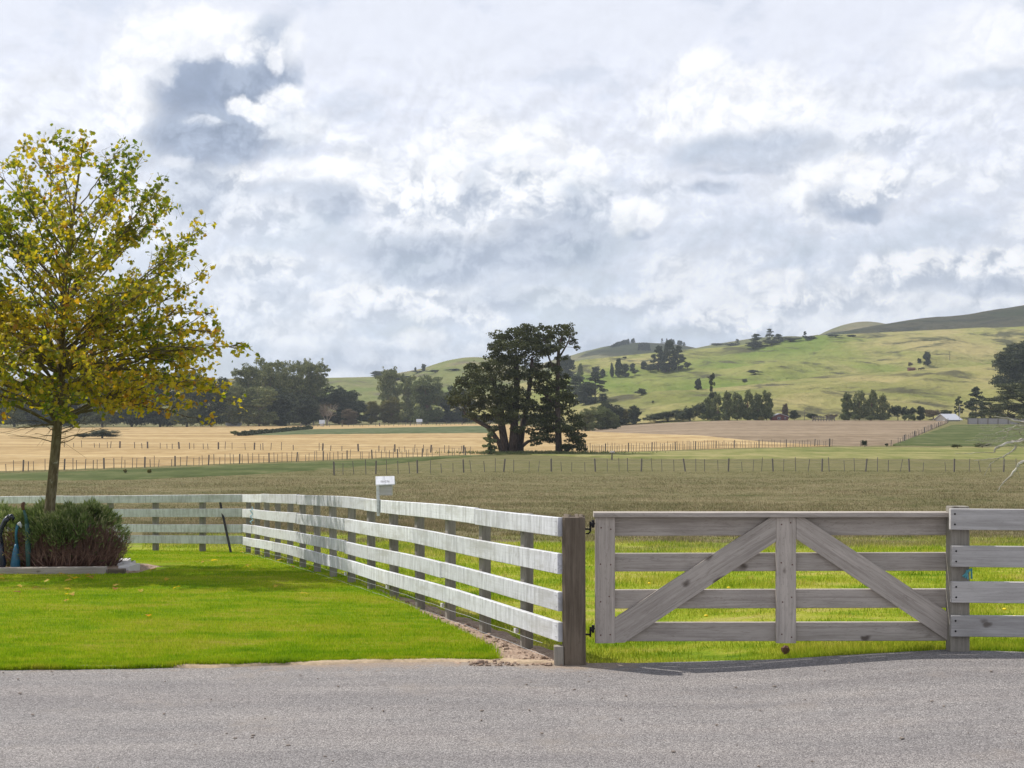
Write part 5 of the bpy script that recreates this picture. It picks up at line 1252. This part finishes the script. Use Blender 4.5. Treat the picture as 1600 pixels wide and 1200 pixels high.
def proto(kind, mat, lod, var):
    key = (kind, mat, lod, var)
    if key in PROTO: return PROTO[key]
    r = random.Random(hash((kind, var)) % 1000 if False else sum(map(ord, kind)) + var * 7)
    C, Rr = proto_clumps(kind, r); Rr = Rr * 1.18; leaf = {0: .085, 1: .048, 2: .028}[lod]
    P, N, Tn = clump_leaves(C, Rr, leaf, {0: 1.0, 1: .8, 2: .7}[lod], .55)
    ok = P[:, 2] > 0.0; P, N, Tn = P[ok], N[ok], Tn[ok]
    P[:, 2] *= 1.0 / np.percentile(P[:, 2], 99.5)
    crown = leafset('crown', M[mat], P, rng.uniform(.7, 1.4, len(P)) * leaf, None, N, 'spray', Tn, .62)
    b = MB(); b.tube([(0, 0, -.06), (.01, 0, .2), (-.01, .01, .45), (0, 0, .8)], [.030, .024, .018, .006], 6, False)
    for c in C[:: 3 if lod else 6]:
        o = np.array([0, 0, max(.06, min(.6, c[2] * .6))]); limb(b, o, c, .012, .004, .08, 4, 4)
    tk = b.build('trunk', M['pbark' if kind == 'gum' else ('mbark' if mat in ('drk', 'mac') else 'twig')])
    PROTO[key] = [crown, tk, False]; return PROTO[key]
CNT = 0
def ftree(kind, mat, px, base, top, w, label, name='tree', group=None, lod=None, Y=None):
    global CNT
    CNT += 1
    g = hit(px, base) if Y is None else P3(px, base, Y)
    if Y is not None and Y < 600: g[2] = min(g[2], float(T(g[0], Y)))
    m = g[1] / F; h = (base - top) * m; ww = w * m
    if lod is None: lod = 2 if w > 34 else (1 if w > 13 else 0)
    p = proto(kind, mat, lod, CNT % 3)
    root = thing(name, label, 'bush' if name in ('bush', 'shrub') else 'tree', g, group)
    root.rotation_euler = (0, 0, random.uniform(-.5, .5) if kind == 'hedge' else random.uniform(0, 6.28)); root.scale = (ww, ww, h)
    if kind == 'hedge': root.rotation_euler = (0, 0, 0)
    for o in p[:2]:
        if not p[2]: c = o
        else: c = o.copy(); COL.objects.link(c)
        c.parent = root
    p[2] = True
    return root
random.seed(31)
GL = 'gum trees of the left belt'
# dark belt behind the autumn tree
for i, (px, top, w) in enumerate(((-70, 585, 80), (-20, 600, 60), (22, 598, 62), (68, 590, 66), (112, 580, 70), (160, 586, 64), (206, 576, 66), (250, 584, 62), (292, 580, 60), (330, 592, 56))):
    ftree(('gum', 'round', 'gum')[i % 3], ('drk', 'drk', 'euc')[i % 3], px, 667, top, w + 8, 'dark tree of the shelter belt seen through the autumn tree', 'tree', 'shelter belt trees behind the autumn tree')
for a in (('gum', 'euc', 358, 666, 600, 46, 'grey green gum tree at the left end of the gum grove, beside the autumn tree'), ('gum', 'euc', 388, 665, 574, 62, 'tall gum tree with a domed crown, left peak of the gum grove'),
          ('gum', 'euc', 420, 664, 564, 64, 'tallest gum tree in the middle of the gum grove'), ('gum', 'euc', 452, 663.5, 567, 54, 'tall gum tree just right of the tallest one in the grove'),
          ('gum', 'euc', 490, 663, 566, 56, 'tall gum tree with pale stems at the right peak of the grove'), ('gum', 'euc', 472, 663, 590, 46, 'shorter gum tree filling the dip between the right hand peaks'),
          ('gum', 'euc', 405, 666, 606, 58, 'low bushy gum in front of the tallest gum tree'), ('round', 'drk', 440, 665.5, 610, 60, 'dark round tree low in front of the gum grove'),
          ('round', 'drk', 478, 665, 618, 50, 'dark low tree under the right hand gum trees'), ('round', 'drk', 530, 663, 606, 66, 'dark rounded tree sloping down from the right end of the gum grove'),
          ('round', 'drk', 556, 662.5, 622, 44, 'small dark tree at the foot of the slope right of the grove'), ('round', 'oli', 580, 662, 628, 36, 'pale brownish round tree right of the dark trees'),
          ('round', 'oli', 611, 662, 622, 40, 'yellow olive tree between the brownish tree and the willow'), ('gum', 'euc', 607, 661.5, 578, 42, 'tall layered gum tree rising behind the yellow olive tree'),
          ('gum', 'euc', 637, 661, 587, 38, 'slender gum tree close left of the big willow'), ('round', 'wil', 667, 662, 590, 64, 'big rounded grey green willow left of the old dark tree'),
          ('round', 'drk', 700, 661, 606, 44, 'dark tree half hidden behind the left boughs of the old dark tree'), ('gum', 'drk', 725, 661, 610, 44, 'dark belt tree directly behind the old twisted tree'),
          ('round', 'brn', 545, 664, 640, 30, 'low brown shrub under the dark rounded tree')):
    ftree(*a)
for px, w, top, lab in ((388, 58, 630, 'bare brown spreading tree in front of the gum grove'), (511, 36, 630, 'small pale bare tree in front of the dark trees')):
    g = G(px, 665); m = g[1] / F; root = thing('bare_tree', lab, 'tree', g); b = MB()
    for k in range(3):
        b.tube([g + np.array([0, 0, -.3]), g + np.array([0.2 * (k - 1), 0, 6 * m]), g + np.array([(k - 1) * 6 * m, 0, 14 * m])], [1.3 * m, 1.0 * m, .6 * m], 6)
    T0 = [g + np.array([(k - 1) * 6 * m, 0, 14 * m]) for k in range(3)]; E = []
    for i in range(46):
        o = random.choice(T0); a = random.uniform(0, 6.28); e = g + np.array([math.cos(a) * w * .48 * m * random.random() ** .5, math.sin(a) * w * .3 * m, (665 - top) * m * random.uniform(.45, 1)]); p = limb(b, o, e, .5 * m, .12 * m, .12, 6, 4); E.append(p[3:])
    b.build('branches', M['pbark'], root); E = np.concatenate(E); E = np.repeat(E, 7, 0) + rng.normal(0, 1.8 * m, (len(E) * 7, 3)); leafset('crown', M['brn'], E, 1.1 * m, root, None, 'spray')
# right of the old trees
for a in (('stand', 'drk', 900, 632, 588, 42, 'bluish dark tree on the left of the clump half way up the slope'), ('stand', 'drk', 930, 630, 582, 42, 'bluish dark tree on the right of the clump half way up the slope'), ('round', 'drk', 916, 632, 598, 34, 'bluish tree filling the middle of the clump half way up the slope'),
          ('round', 'drk', 884, 592, 556, 32, 'dark bluish tree higher up behind the slender dark tree'), ('poplar', 'wil', 906, 594, 569, 18, 'pale green pointed tree beside the dark bluish tree'),
          ('round', 'wil', 938, 672, 636, 42, 'grey green bushy tree at the stubble edge right of the old trees'), ('round', 'euc', 915, 674, 640, 34, 'grey green tree tucked against the drooping boughs'), ('round', 'wil', 958, 671, 645, 26, 'small grey green tree at the stubble edge'),
          ('round', 'drk', 946, 666, 628, 28, 'dark tree behind the grey green bushy trees'), ('round', 'drk', 966, 664, 634, 28, 'dark round tree second from the right of the group by the stubble'), ('round', 'drk', 990, 663, 635, 25, 'dark egg shaped tree standing at the right end of the group'), ('round', 'oli', 978, 663, 640, 16, 'olive tree squeezed between two dark round trees'),
          ('hedge', 'drk', 1043, 659, 641, 72, 'long low dark wedge of hedge trees'), ('hedge', 'drk', 1078, 659, 630, 46, 'taller dark end of the wedge shaped hedge'),
          ('pine', 'drk', 1113, 657, 584, 15, 'tall narrow dark conifer above the poplars')):
    ftree(*a)
for i, (px, top, lab) in enumerate(((1106, 622, 'leftmost small poplar of the row under the tall conifer'), (1122, 617, 'second poplar of the row right of the tall conifer'), (1137, 613, 'third poplar of the row, with a pointed top'), (1152, 615, 'poplar in the middle of the row behind the mauve field'), (1168, 611, 'tallest poplar right of the middle of the row'), (1184, 616, 'poplar near the right end of the row'), (1198, 612, 'last poplar of the row beside the red house'))):
    ftree('poplar', 'wil', px, 657, top, 28, lab, 'poplar', 'poplars in a row')
for a in (('round', 'brn', 1227, 657, 632, 12, 'thin brown tree behind the red house'), ('bush', 'drk', 1241, 657, 641, 18, 'dark blue green bush right of the red house'), ('bush', 'drk', 1272, 657, 646, 26, 'low dark bush between the red house and the big willows'), ('bush', 'brn', 1298, 657, 647, 22, 'low brown bush beside the white pole'),
          ('poplar', 'wil', 1324, 657, 615, 30, 'pale left hand tree of the big willow clump'), ('poplar', 'euc', 1343, 657, 612, 32, 'second tree of the big willow clump'), ('poplar', 'euc', 1362, 657, 611, 32, 'third and tallest tree of the big willow clump'), ('poplar', 'euc', 1380, 657, 618, 28, 'right hand tree of the big willow clump'),
          ('bush', 'drk', 1403, 657, 634, 26, 'dark bush at the right foot of the big willow clump'), ('bush', 'drk', 1420, 657, 636, 24, 'dark rounded bush further right of the willow clump'), ('round', 'drk', 1438, 657, 635, 15, 'small dark dome shaped tree left of the white barn'), ('bush', 'brn', 1458, 656, 640, 34, 'low brownish thicket left of the white barn'),
          ('bush', 'wil', 1413, 658.5, 648, 12, 'small light green shrub on the stubble edge, left of a pair'), ('bush', 'wil', 1426, 658.5, 647, 12, 'small light green shrub on the stubble edge, right of a pair'), ('bush', 'wil', 1336, 658, 648, 16, 'light green shrub under the left of the big willow clump'), ('bush', 'wil', 1360, 658, 650, 14, 'light green shrub under the middle of the big willow clump'), ('bush', 'oli', 1190, 657.5, 651, 10, 'tiny yellow shrub left of the red house'),
          ('pine', 'drk', 1498, 653, 620, 18, 'small dark pine behind the barn roof'), ('stand', 'drk', 1525, 655, 606, 32, 'dark pine with a ragged top right of the barn'), ('round', 'drk', 1478, 655, 641, 22, 'dark low tree behind the barn gable'), ('spread', 'mac', 1548, 660, 622, 70, 'dark spreading tree with drooping boughs beside the barn'), ('spread', 'mac', 1612, 662, 586, 110, 'tall black green spreading tree at the right edge'), ('spread', 'mac', 1575, 661, 630, 70, 'low dark spreading tree at the right edge of the paddock'), ('bush', 'wil', 1521, 660, 650, 16, 'light green bush in front of the dark spreading tree'),
          ('round', 'drk', 1592, 616, 536, 88, 'large blue green rounded tree on the hill at the right edge')):
    ftree(*a)
# trees on the hills
for a in (('stand', 'drk', 1029, 580, 541, 26, 'left tree of the dark stand on the hill crest'), ('stand', 'drk', 1046, 580, 533, 28, 'tallest tree of the dark stand on the hill crest'), ('stand', 'drk', 1060, 579, 541, 22, 'right tree of the dark stand on the hill crest'), ('bush', 'drk', 1016, 581, 569, 16, 'bush at the left foot of the dark hill stand'), ('bush', 'drk', 1040, 581, 567, 44, 'low undergrowth below the dark hill stand'), ('bush', 'drk', 1074, 577, 566, 12, 'bush at the right foot of the dark hill stand'),
          ('round', 'drk', 1006, 577, 565, 11, 'small round tree left of the dark hill stand'), ('poplar', 'drk', 956, 590, 568, 7, 'narrow dark tree at the left of the hillside row'), ('round', 'drk', 966, 589, 561, 13, 'tallest round tree in the hillside row'), ('round', 'drk', 977, 589, 569, 15, 'round tree right of the tallest in the hillside row'), ('round', 'drk', 988, 580, 568, 10, 'small tree at the right of the hillside row'), ('bush', 'drk', 992, 586, 577, 12, 'low bush under the right of the hillside row'), ('round', 'drk', 931, 584, 573, 15, 'round tree left of the hillside row'), ('round', 'drk', 942, 588, 577, 9, 'tiny tree between the hillside row and the round tree'),
          ('bush', 'drk', 976, 561, 557, 7, 'single dark bush high on the green slope'), ('bush', 'drk', 1002, 617, 607, 18, 'dark bush alone on the lower spur'), ('bush', 'drk', 1020, 631, 626, 4, 'tiny bush on the dry face of the lower spur'), ('round', 'drk', 1091, 609, 592, 12, 'leaning dark tree on the spur left of the tall conifer'), ('bush', 'drk', 1163, 597, 592, 9, 'small bush on the spur above the poplars'),
          ('bush', 'drk', 1180, 585, 578, 24, 'dark scrub patch on the lower middle of the hillside'), ('round', 'drk', 1449, 571, 550, 15, 'lone dark tree on the hillside'), ('round', 'drk', 1436, 567, 560, 7, 'small bush left of the lone hillside tree'), ('bush', 'brn', 1423, 574, 566, 9, 'brown bush above the little hill hut'),
          ('stand', 'drk', 1181, 537, 522, 22, 'left tree of the clump on the skyline'), ('pine', 'drk', 1202, 536, 514, 18, 'tallest tree of the clump on the skyline'), ('stand', 'drk', 1216, 535, 522, 18, 'right tree of the clump on the skyline'), ('pine', 'drk', 1258, 528, 518, 8, 'small pointed tree on the skyline right of the clump'), ('pine', 'drk', 1152, 540, 530, 8, 'small pointed tree on the skyline left of the clump'), ('bush', 'drk', 1120, 541, 536, 24, 'low dark scrub on the skyline above the dark stand'), ('bush', 'drk', 1141, 541, 536, 24, 'low dark scrub on the skyline beside the small pointed tree'),
          ('bush', 'drk', 1180, 544, 534, 34, 'left scrub of the dark band descending the skyline'), ('bush', 'drk', 1205, 540, 531, 36, 'middle scrub of the dark band descending the skyline'), ('bush', 'drk', 1235, 534, 527, 36, 'right scrub of the dark band on the skyline'), ('bush', 'drk', 1265, 530, 525, 26, 'scrub at the thin right end of the skyline band'), ('bush', 'drk', 1306, 527, 523, 30, 'low scrub on the ridge right of the skyline band'), ('bush', 'drk', 1332, 526, 523, 20, 'last low scrub on the ridge'),
          ('round', 'drk', 662, 580, 569, 8, 'small dark tree on top of the rounded left hill'), ('round', 'drk', 649, 581, 574, 4, 'tiny tree left of the one on top of the rounded hill'), ('round', 'drk', 590, 589, 580, 24, 'bluish trees at the left foot of the rounded hill'), ('round', 'drk', 614, 587, 579, 14, 'small bluish tree right of the others at the left foot of the rounded hill'), ('round', 'drk', 893, 551, 545, 8, 'small bluish tree on the far left skyline'),
          ('bush', 'drk', 652, 583, 579, 20, 'hedge bushes at the left of the line across the rounded hill'), ('bush', 'drk', 680, 582, 578, 26, 'hedge bushes in the middle of the line across the rounded hill'), ('bush', 'drk', 706, 580, 576, 26, 'hedge bushes at the right of the line across the rounded hill'),
          ('bush', 'brn', 1110, 592, 588, 12, 'brown scrub on the hill above the tall conifer')):
    ftree(*a, name='bush' if a[0] == 'bush' else 'tree')
for a in (('bush', 'drk', 160, 685, 671, 60, 'low dark shrub in the straw field behind the autumn tree trunk'), ('bush', 'drk', 130, 685, 678, 26, 'low shrub at the left of the dark shrub in the straw field'), ('bush', 'wil', 366, 681, 673, 16, 'single round shrub at the end of the dark hedge line'), ('bush', 'drk', 1351, 698, 688, 10, 'dark little shrub on the fence line below the stubble'), ('bush', 'drk', 1385, 698, 693, 7, 'tiny shrub right of the little fence line shrub'),
          ('bush', 'oli', 196, 740, 733, 8, 'small weed on the straw field fence, nearer the autumn tree'), ('bush', 'oli', 233, 740, 733, 8, 'small weed on the straw field fence, right of the other weed'), ('bush', 'wil', 1496, 701, 694, 22, 'rough weeds left of the bare branch along the paddock edge'), ('bush', 'wil', 1535, 700, 692, 30, 'rough weeds behind the bare branch along the paddock edge')):
    ftree(*a, name='shrub')
# dark clipped hedge along the crop strip
root = thing('hedge', 'low dark hedge line running along the leafy crop strip', 'hedge', G(430, 677))
C = np.array([G(x, 681 - (x - 380) * .1) for x in np.linspace(378, 484, 60)]); C[:, 2] += .3
P, N, Tn = clump_leaves(C, np.full((60, 3), .9) * np.array([1.2, 1, .7]), .35, 1.2)
leafset('foliage', M['drk'], P, .4, root, N, 'spray', Tn)
# plantation on the far crest: nobody could count it
def plantation(label, x0, x1, base, top, n, Yd=20):
    P = []; N = []
    for i in range(n):
        px = random.uniform(x0, x1); u = (px - x0) / (x1 - x0); g = hit(px, base(u) + random.uniform(0, 2)); m = g[1] / F; h = (base(u) - top(u)) * m * random.uniform(.8, 1.1)
        k = 70; z = rng.random(k) ** .8; a = rng.uniform(0, 6.28, k); w = 2.4 * m * (1 - z * .85)
        P.append(g + np.stack([np.cos(a) * w, np.sin(a) * w, z * h], -1)); N.append(np.stack([np.cos(a), np.sin(a), .6 + 0 * a], -1))
    P = np.concatenate(P); N = np.concatenate(N); leaf = 1.6
    o = leafset('plantation', M['drk'], P, leaf, None, N, 'spray', None, .5); tag(o, label, 'plantation', kind='stuff')
plantation('dark pine plantation capping the left of the far hill', 956, 1021, lambda u: 541 - 8 * min(1, u * 1.6), lambda u: 538 - 13 * math.sin(min(1, u * 1.25) * 1.57), 90)
plantation('dark pine plantation capping the right of the far hill', 1024, 1072, lambda u: 534 + 5 * u, lambda u: 526 + 8 * u ** 2, 60)
plantation('square dark pine block on the face of the far hill', 998, 1015, lambda u: 546, lambda u: 536, 36)
# ------------------------------------------------------------------ buildings and small things far off
def gable(name, label, g, w, d, h, roof_h, wall, roofm, rz=0.0, over=0.3, wins=(), axis='x', cat='house'):
    """gabled building; ridge along local x (axis 'x') or towards the viewer ('y')"""
    root = thing(name, label, cat, g); root.rotation_euler = (0, 0, rz)
    b = MB(); hw, hd = w / 2, d / 2
    V = [(-hw, -hd, -.4), (hw, -hd, -.4), (hw, hd, -.4), (-hw, hd, -.4), (-hw, -hd, h), (hw, -hd, h), (hw, hd, h), (-hw, hd, h)]
    if axis == 'y':
        V += [(0, -hd, h + roof_h), (0, hd, h + roof_h)]; tr = [(4, 5, 8), (6, 7, 9)]
    else:
        V += [(-hw, 0, h + roof_h), (hw, 0, h + roof_h)]; tr = [(7, 4, 8), (5, 6, 9)]
    b.add(V, [(0, 1, 5, 4), (1, 2, 6, 5), (2, 3, 7, 6), (3, 0, 4, 7)], tr)
    o = b.build('wall', wall); o.parent = root
    for s in (-1, 1):
        b = MB(); t = .12
        if axis == 'y': A = np.array([s * (hw + over), 0, h - over * roof_h / hw]); B = np.array([0, 0, h + roof_h + .06]); e = np.array([0, 1, 0]) * (hd + over)
        else: A = np.array([0, s * (hd + over), h - over * roof_h / hd]); B = np.array([0, 0, h + roof_h + .06]); e = np.array([1, 0, 0]) * (hw + over)
        up = np.array([0, 0, t]); V = [A - e, A + e, B + e, B - e]; V = V + [v + up for v in V]
        b.add(V, [(3, 2, 1, 0), (4, 5, 6, 7), (0, 1, 5, 4), (1, 2, 6, 5), (2, 3, 7, 6), (3, 0, 4, 7)]); o = b.build('roof', roofm); o.parent = root
    for wx, wz, ww, wh in wins:
        b = MB(); b.box((wx, -hd - .03, wz), (ww, .1, wh), 0, .02); f = b.build('window', M['roofw']); f.parent = root
        b = MB()
        for k in (-.25, .25): b.box((wx + k * ww, -hd - .09, wz), (ww * .40, .04, wh * .8), 0, .005)
        p = b.build('pane', M['glass']); p.parent = f
    return root
g = G(1217, 657); m = g[1] / F
gable('house', 'small red weatherboard house with a white roof at the mauve field edge', g, 25 * m, 20 * m, 6 * m, 4.2 * m, M['red'], M['roofw'], 0, 1.6 * m * .6, ((-1.5 * m, 3.4 * m, 5 * m, 4 * m), (8 * m, 3.4 * m, 2.4 * m, 3 * m)), 'y')
g = G(1491, 658.5); m = g[1] / F
r = gable('barn', 'long cream barn with a pale iron roof beside dark trees', g + np.array([0, 6, 0]), 30 * m, 24 * m, 3.5 * m, 7.5 * m, M['wallw'], M['roofw'], R(33), .5, (), 'x', 'barn')
g = hit(1424, 579); m = g[1] / F
gable('hut', 'little reddish hut on the hillside below the brown bush', g, 10 * m, 6 * m, 3 * m, 1.2 * m, M['red'], M['rust'], .2, .2, (), 'x', 'hut')
for px, w, h, lab in ((365, 22, 5, 'low white shed in front of the gum grove'), (655, 7, 7, 'tiny white shed between the gum trees and the willow'), (503, 6, 9, 'narrow white hut beside the pale bare tree')):
    g = G(px, 666 if px < 600 else 662.5); m = g[1] / F; gable('shed', lab, g, w * m, 5 * m, h * .6 * m, h * .4 * m, M['wallw'], M['roofw'], .15, .3, (), 'x', 'shed')
def pole(px, base, top, label, arm=False, white=True):
    g = hit(px, base); m = g[1] / F; root = thing('utility_pole', label, 'pole', g); b = MB(); h = (base - top) * m
    b.tube([(*g[:2], g[2] - 1), (*g[:2], g[2] + h)], [.9 * m * .55, .6 * m * .5], 6); b.build('pole', M['conc' if white else 'stake'], root)
    if arm: b = MB(); b.box(g + np.array([0, 0, h * .92]), (4.5 * m, .4 * m, .5 * m)); b.build('crossarm', M['conc' if white else 'stake'], root)
pole(1064, 658, 638, 'white pole in front of the dark wedge hedge'); pole(1298, 657, 646, 'short white pole left of the big willow clump'); pole(1499.5, 658, 632, 'grey pole standing in front of the barn roof'); pole(1257, 657, 640, 'dark pole with a crossarm between the red house and the willows', True, False); pole(1484, 563, 549, 'dark pole with a crossarm high on the hillside', True, False)
# stock yard rails and a timber wall at the far side of the mauve field
g0, g1 = G(1270, 658.6), G(1304, 658.6); root = thing('stockyard_fence', 'dark timber stockyard rails at the far edge of the mauve field', 'fence', g0)
for k in range(9): b = MB(); p = g0 + (g1 - g0) * k / 8; b.box(p + np.array([0, 0, .6]), (.22, .22, 1.9)); b.build('post', M['stake'], root)
for z in (.6, 1.25): b = MB(); b.board(g0 + np.array([0, -.15, z]), g1 + np.array([0, -.15, z]), .22, .06); b.build('rail', M['stake'], root)
g0, g1 = G(1512, 662.5), G(1720, 663.5); root = thing('timber_wall', 'low grey wall below the dark trees at the right edge', 'wall', g0); b = MB(); b.board(g0 + np.array([0, 0, .5]), g1 + np.array([0, 0, .5]), 1.9, .15); b.build('panel', M['conc'], root)
for k in range(14): b = MB(); p = g0 + (g1 - g0) * k / 13; b.box(p + np.array([0, -.16, .6]), (.2, .14, 2.2)); b.build('post', M['stake'], root)
def cow(px, py, label, s=1.0):
    g = hit(px, py); root = thing('cow', label, 'cow', g); z = 1.0 * s
    b = MB(); b.tube([g + np.array(v) * s for v in ((-.95, 0, 1.05), (-.7, 0, 1.0), (-.2, 0, .98), (.35, 0, 1.0), (.7, 0, 1.1), (1.0, 0, .95), (1.2, 0, .6), (1.35, 0, .25))], np.array([.12, .34, .40, .40, .32, .2, .17, .09]) * s, 8)
    for x, y in ((-.65, .2), (-.65, -.2), (.5, .2), (.5, -.2)): b.tube([g + np.array((x, y, .95)) * s, g + np.array((x - .05, y, .45)) * s, g + np.array((x, y, -.02)) * s], np.array([.15, .085, .06]) * s, 6)
    b.tube([g + np.array((-.98, 0, 1.05)) * s, g + np.array((-1.06, 0, .5)) * s], .03 * s, 4); b.build('body', M['hide'], root, True)
cow(1437, 578.5, 'dark cow grazing right of the hill hut, nearer to it', .7); cow(1441.5, 577.5, 'dark cow grazing right of the hill hut, farther from it', .7)
# a broken stub with a pale top on the paddock edge
g = G(956, 718); b = MB(); b.tube([g + np.array([0, 0, -.1]), g + np.array([0.02, 0, .6])], [.10, .07], 6); root = thing('broken_post', 'broken dark post topped with a pale splintered lump near the batten fence', 'post', g); b.build('post', M['stake'], root)
b = MB(); b.ell(g + np.array([.05, 0, .72]), (.26, .16, .14), 8, 6, .15); b.build('top', M['dead'], root)
# dark cow pats / tussocks in the paddock by the gate
for px, py, lab in ((1231, 1025, 'dark dung clod in the grass under the gate'), ):
    g = G(px, py); b = MB(); b.ell(g + np.array([0, .12, .03]), (.035, .03, .035), 8, 6, .2); tag(b.build('dung_clod', M['rust']), lab, 'clod')
# ------------------------------------------------------------------ bleached bare tree reaching in from the right
def build_bare_tree():
    random.seed(44); Y = 22.5; q = lambda px, py, dy=0: P3(px, py, Y) + np.array([0, dy, 0]); m = Y / F
    base = q(1890, 850); base[2] = float(T(base[0], Y)); root = thing('bare_tree', 'bleached leafless branches reaching in from a dead tree at the right edge', 'tree', base)
    b = MB(); b.tube([base + np.array([0, 0, -.3]), base + np.array([.03, 0, .6]), q(1880, 740, .05), q(1876, 660, .1), q(1890, 560, .1), q(1880, 470, .2)], [.16, .13, .11, .09, .06, .02], 8); b.build('trunk', M['dead'], root, True)
    br = MB()
    def arm(pts, r):
        p = np.array([q(*v) for v in pts]); n = len(p); t = np.linspace(0, n - 1, n * 3 - 2); p = np.stack([np.interp(t, range(n), p[:, k]) for k in range(3)], -1); p[1:-1] += np.random.normal(0, .006, (len(p) - 2, 3)); br.tube(p, np.linspace(r[0], r[1], len(p)) * m * .75, 6); return p
    arm([(1878, 720, .05), (1800, 700, .1), (1700, 688, .05), (1640, 690), (1600, 688.5), (1588, 690), (1575, 693), (1562, 698), (1555, 702), (1553.5, 707)], (9, 1.6))
    arm([(1592, 690), (1587, 700), (1578, 708), (1566, 714), (1556, 717), (1540, 717), (1522, 720)], (2.6, .5))
    arm([(1556, 706), (1545, 707.5), (1528, 708), (1510, 708.5), (1492, 709.5)], (.9, .4))
    arm([(1600, 688.5), (1604, 698), (1612, 706), (1624, 716)], (2, .6))
    arm([(1876, 665, .1), (1780, 650, .3), (1680, 662, .2), (1620, 664, .1), (1600, 661), (1585, 658), (1570, 653.5), (1554, 650.5)], (7, .8)); arm([(1580, 656.5), (1579.5, 660), (1578.5, 663)], (1.1, .5)); arm([(1578, 655.5), (1572, 649), (1562, 644)], (.7, .3))
    arm([(1680, 662, .2), (1630, 668, .1), (1600, 665.5), (1588, 666), (1574, 670), (1562, 674)], (3, .5)); arm([(1630, 668, .1), (1605, 672), (1592, 671), (1580, 671), (1572, 675), (1562, 674), (1555, 677)], (2.4, .4)); arm([(1594, 671.5), (1593, 677), (1600, 684), (1608, 690)], (1.4, .5))
    arm([(1576, 673), (1573, 682), (1566, 688), (1556, 692)], (1, .3)); arm([(1572, 671), (1560, 666), (1552, 668), (1548, 674)], (.9, .3))
    arm([(1878, 760, .0), (1780, 735, -.2), (1680, 722, -.1), (1630, 716), (1600, 721), (1592, 725), (1587, 735), (1576, 746), (1565, 758), (1558, 768)], (7, .5))
    arm([(1588, 733), (1593, 742), (1594, 748)], (.7, .3)); arm([(1569, 714), (1569.5, 722), (1568.5, 727)], (1.1, .6)); arm([(1549, 724), (1543, 733), (1538, 743)], (.8, .4)); arm([(1566, 714), (1556, 719), (1549, 724)], (.8, .7))
    arm([(1555, 689), (1540, 690), (1525, 687), (1508, 689)], (.6, .3)); arm([(1572, 682), (1562, 686), (1555, 689), (1545, 694), (1530, 698)], (.8, .3))
    for i in range(34):
        px = random.uniform(1535, 1640); py = random.uniform(664, 700); L = random.uniform(5, 16); a = random.gauss(2.9, .6)
        arm([(px + L, py - L * .2, .1), (px, py, .1), (px + L * math.cos(a) * .7, py - L * math.sin(a) * .5, .12), (px + L * math.cos(a) * 1.2, py - L * math.sin(a) * .9 + 1, .15)], (.5, .2))
    for i in range(40):
        z = random.uniform(470, 700); s = random.choice((-1, 1)); L = random.uniform(40, 120); arm([(1880, z, .1), (1880 + s * L * .5, z - L * .25, random.uniform(-.6, .6)), (1880 + abs(s) * L, z - L * .3, random.uniform(-1, 1))], (2.5, .5))
    br.build('branches', M['dead'], root)
build_bare_tree()
# ------------------------------------------------------------------ the air: thin even haze round everything on the ground
def build_haze():
    m = bpy.data.materials.new('thin_haze'); m.use_nodes = True; nt = m.node_tree; nt.nodes.clear(); out = nt.nodes.new('ShaderNodeOutputMaterial')
    v = nd(nt, 'ShaderNodeVolumePrincipled', {'Color': (0.82, 0.91, 1.0), 'Density': 0.00015, 'Anisotropy': 0.3}); nt.links.new(v.outputs[0], out.inputs['Volume'])
    x0, x1, y0, y1, z0, z1 = -2620, 2620, -70, 3650, -6.2, 262
    V = [(x0, y0, z0), (x1, y0, z0), (x1, y1, z0), (x0, y1, z0), (x0, y0, z1), (x1, y0, z1), (x1, y1, z1), (x0, y1, z1)]
    o = nmesh('haze', V, np.array([(3, 2, 1, 0), (4, 5, 6, 7), (0, 1, 5, 4), (1, 2, 6, 5), (2, 3, 7, 6), (3, 0, 4, 7)]), m); tag(o, 'thin blue haze filling the air over the plain', 'haze', kind='stuff')
    m.cycles.homogeneous_volume = True
if True: build_haze()

# ------------------------------------------------------------------ an unseen cumulus, added out of view to cast shade on the far ridge
def build_shade_cloud():
    random.seed(9); m, nt, out = newmat('cloud_white'); nt.links.new(nd(nt, 'ShaderNodeBsdfDiffuse', {0: (.9, .9, .92, 1)}).outputs[0], out.inputs[0])
    c = np.array([480, 1640, 60.0]) + np.array(SUNV) / SUNV.z * 900; b = MB()
    for i in range(40):
        a = random.uniform(0, 6.28); q = math.sqrt(random.random()); r = random.uniform(70, 130); b.ell(c + np.array([330 * q * math.cos(a), 400 * q * math.sin(a), random.uniform(-20, 50)]), (r, r, r * .6), 12, 8, .08)
    tag(b.build('cloud', m, None, True), 'unseen white cumulus cloud added out of view to shade the far ridge', 'cloud', kind='structure')
build_shade_cloud()
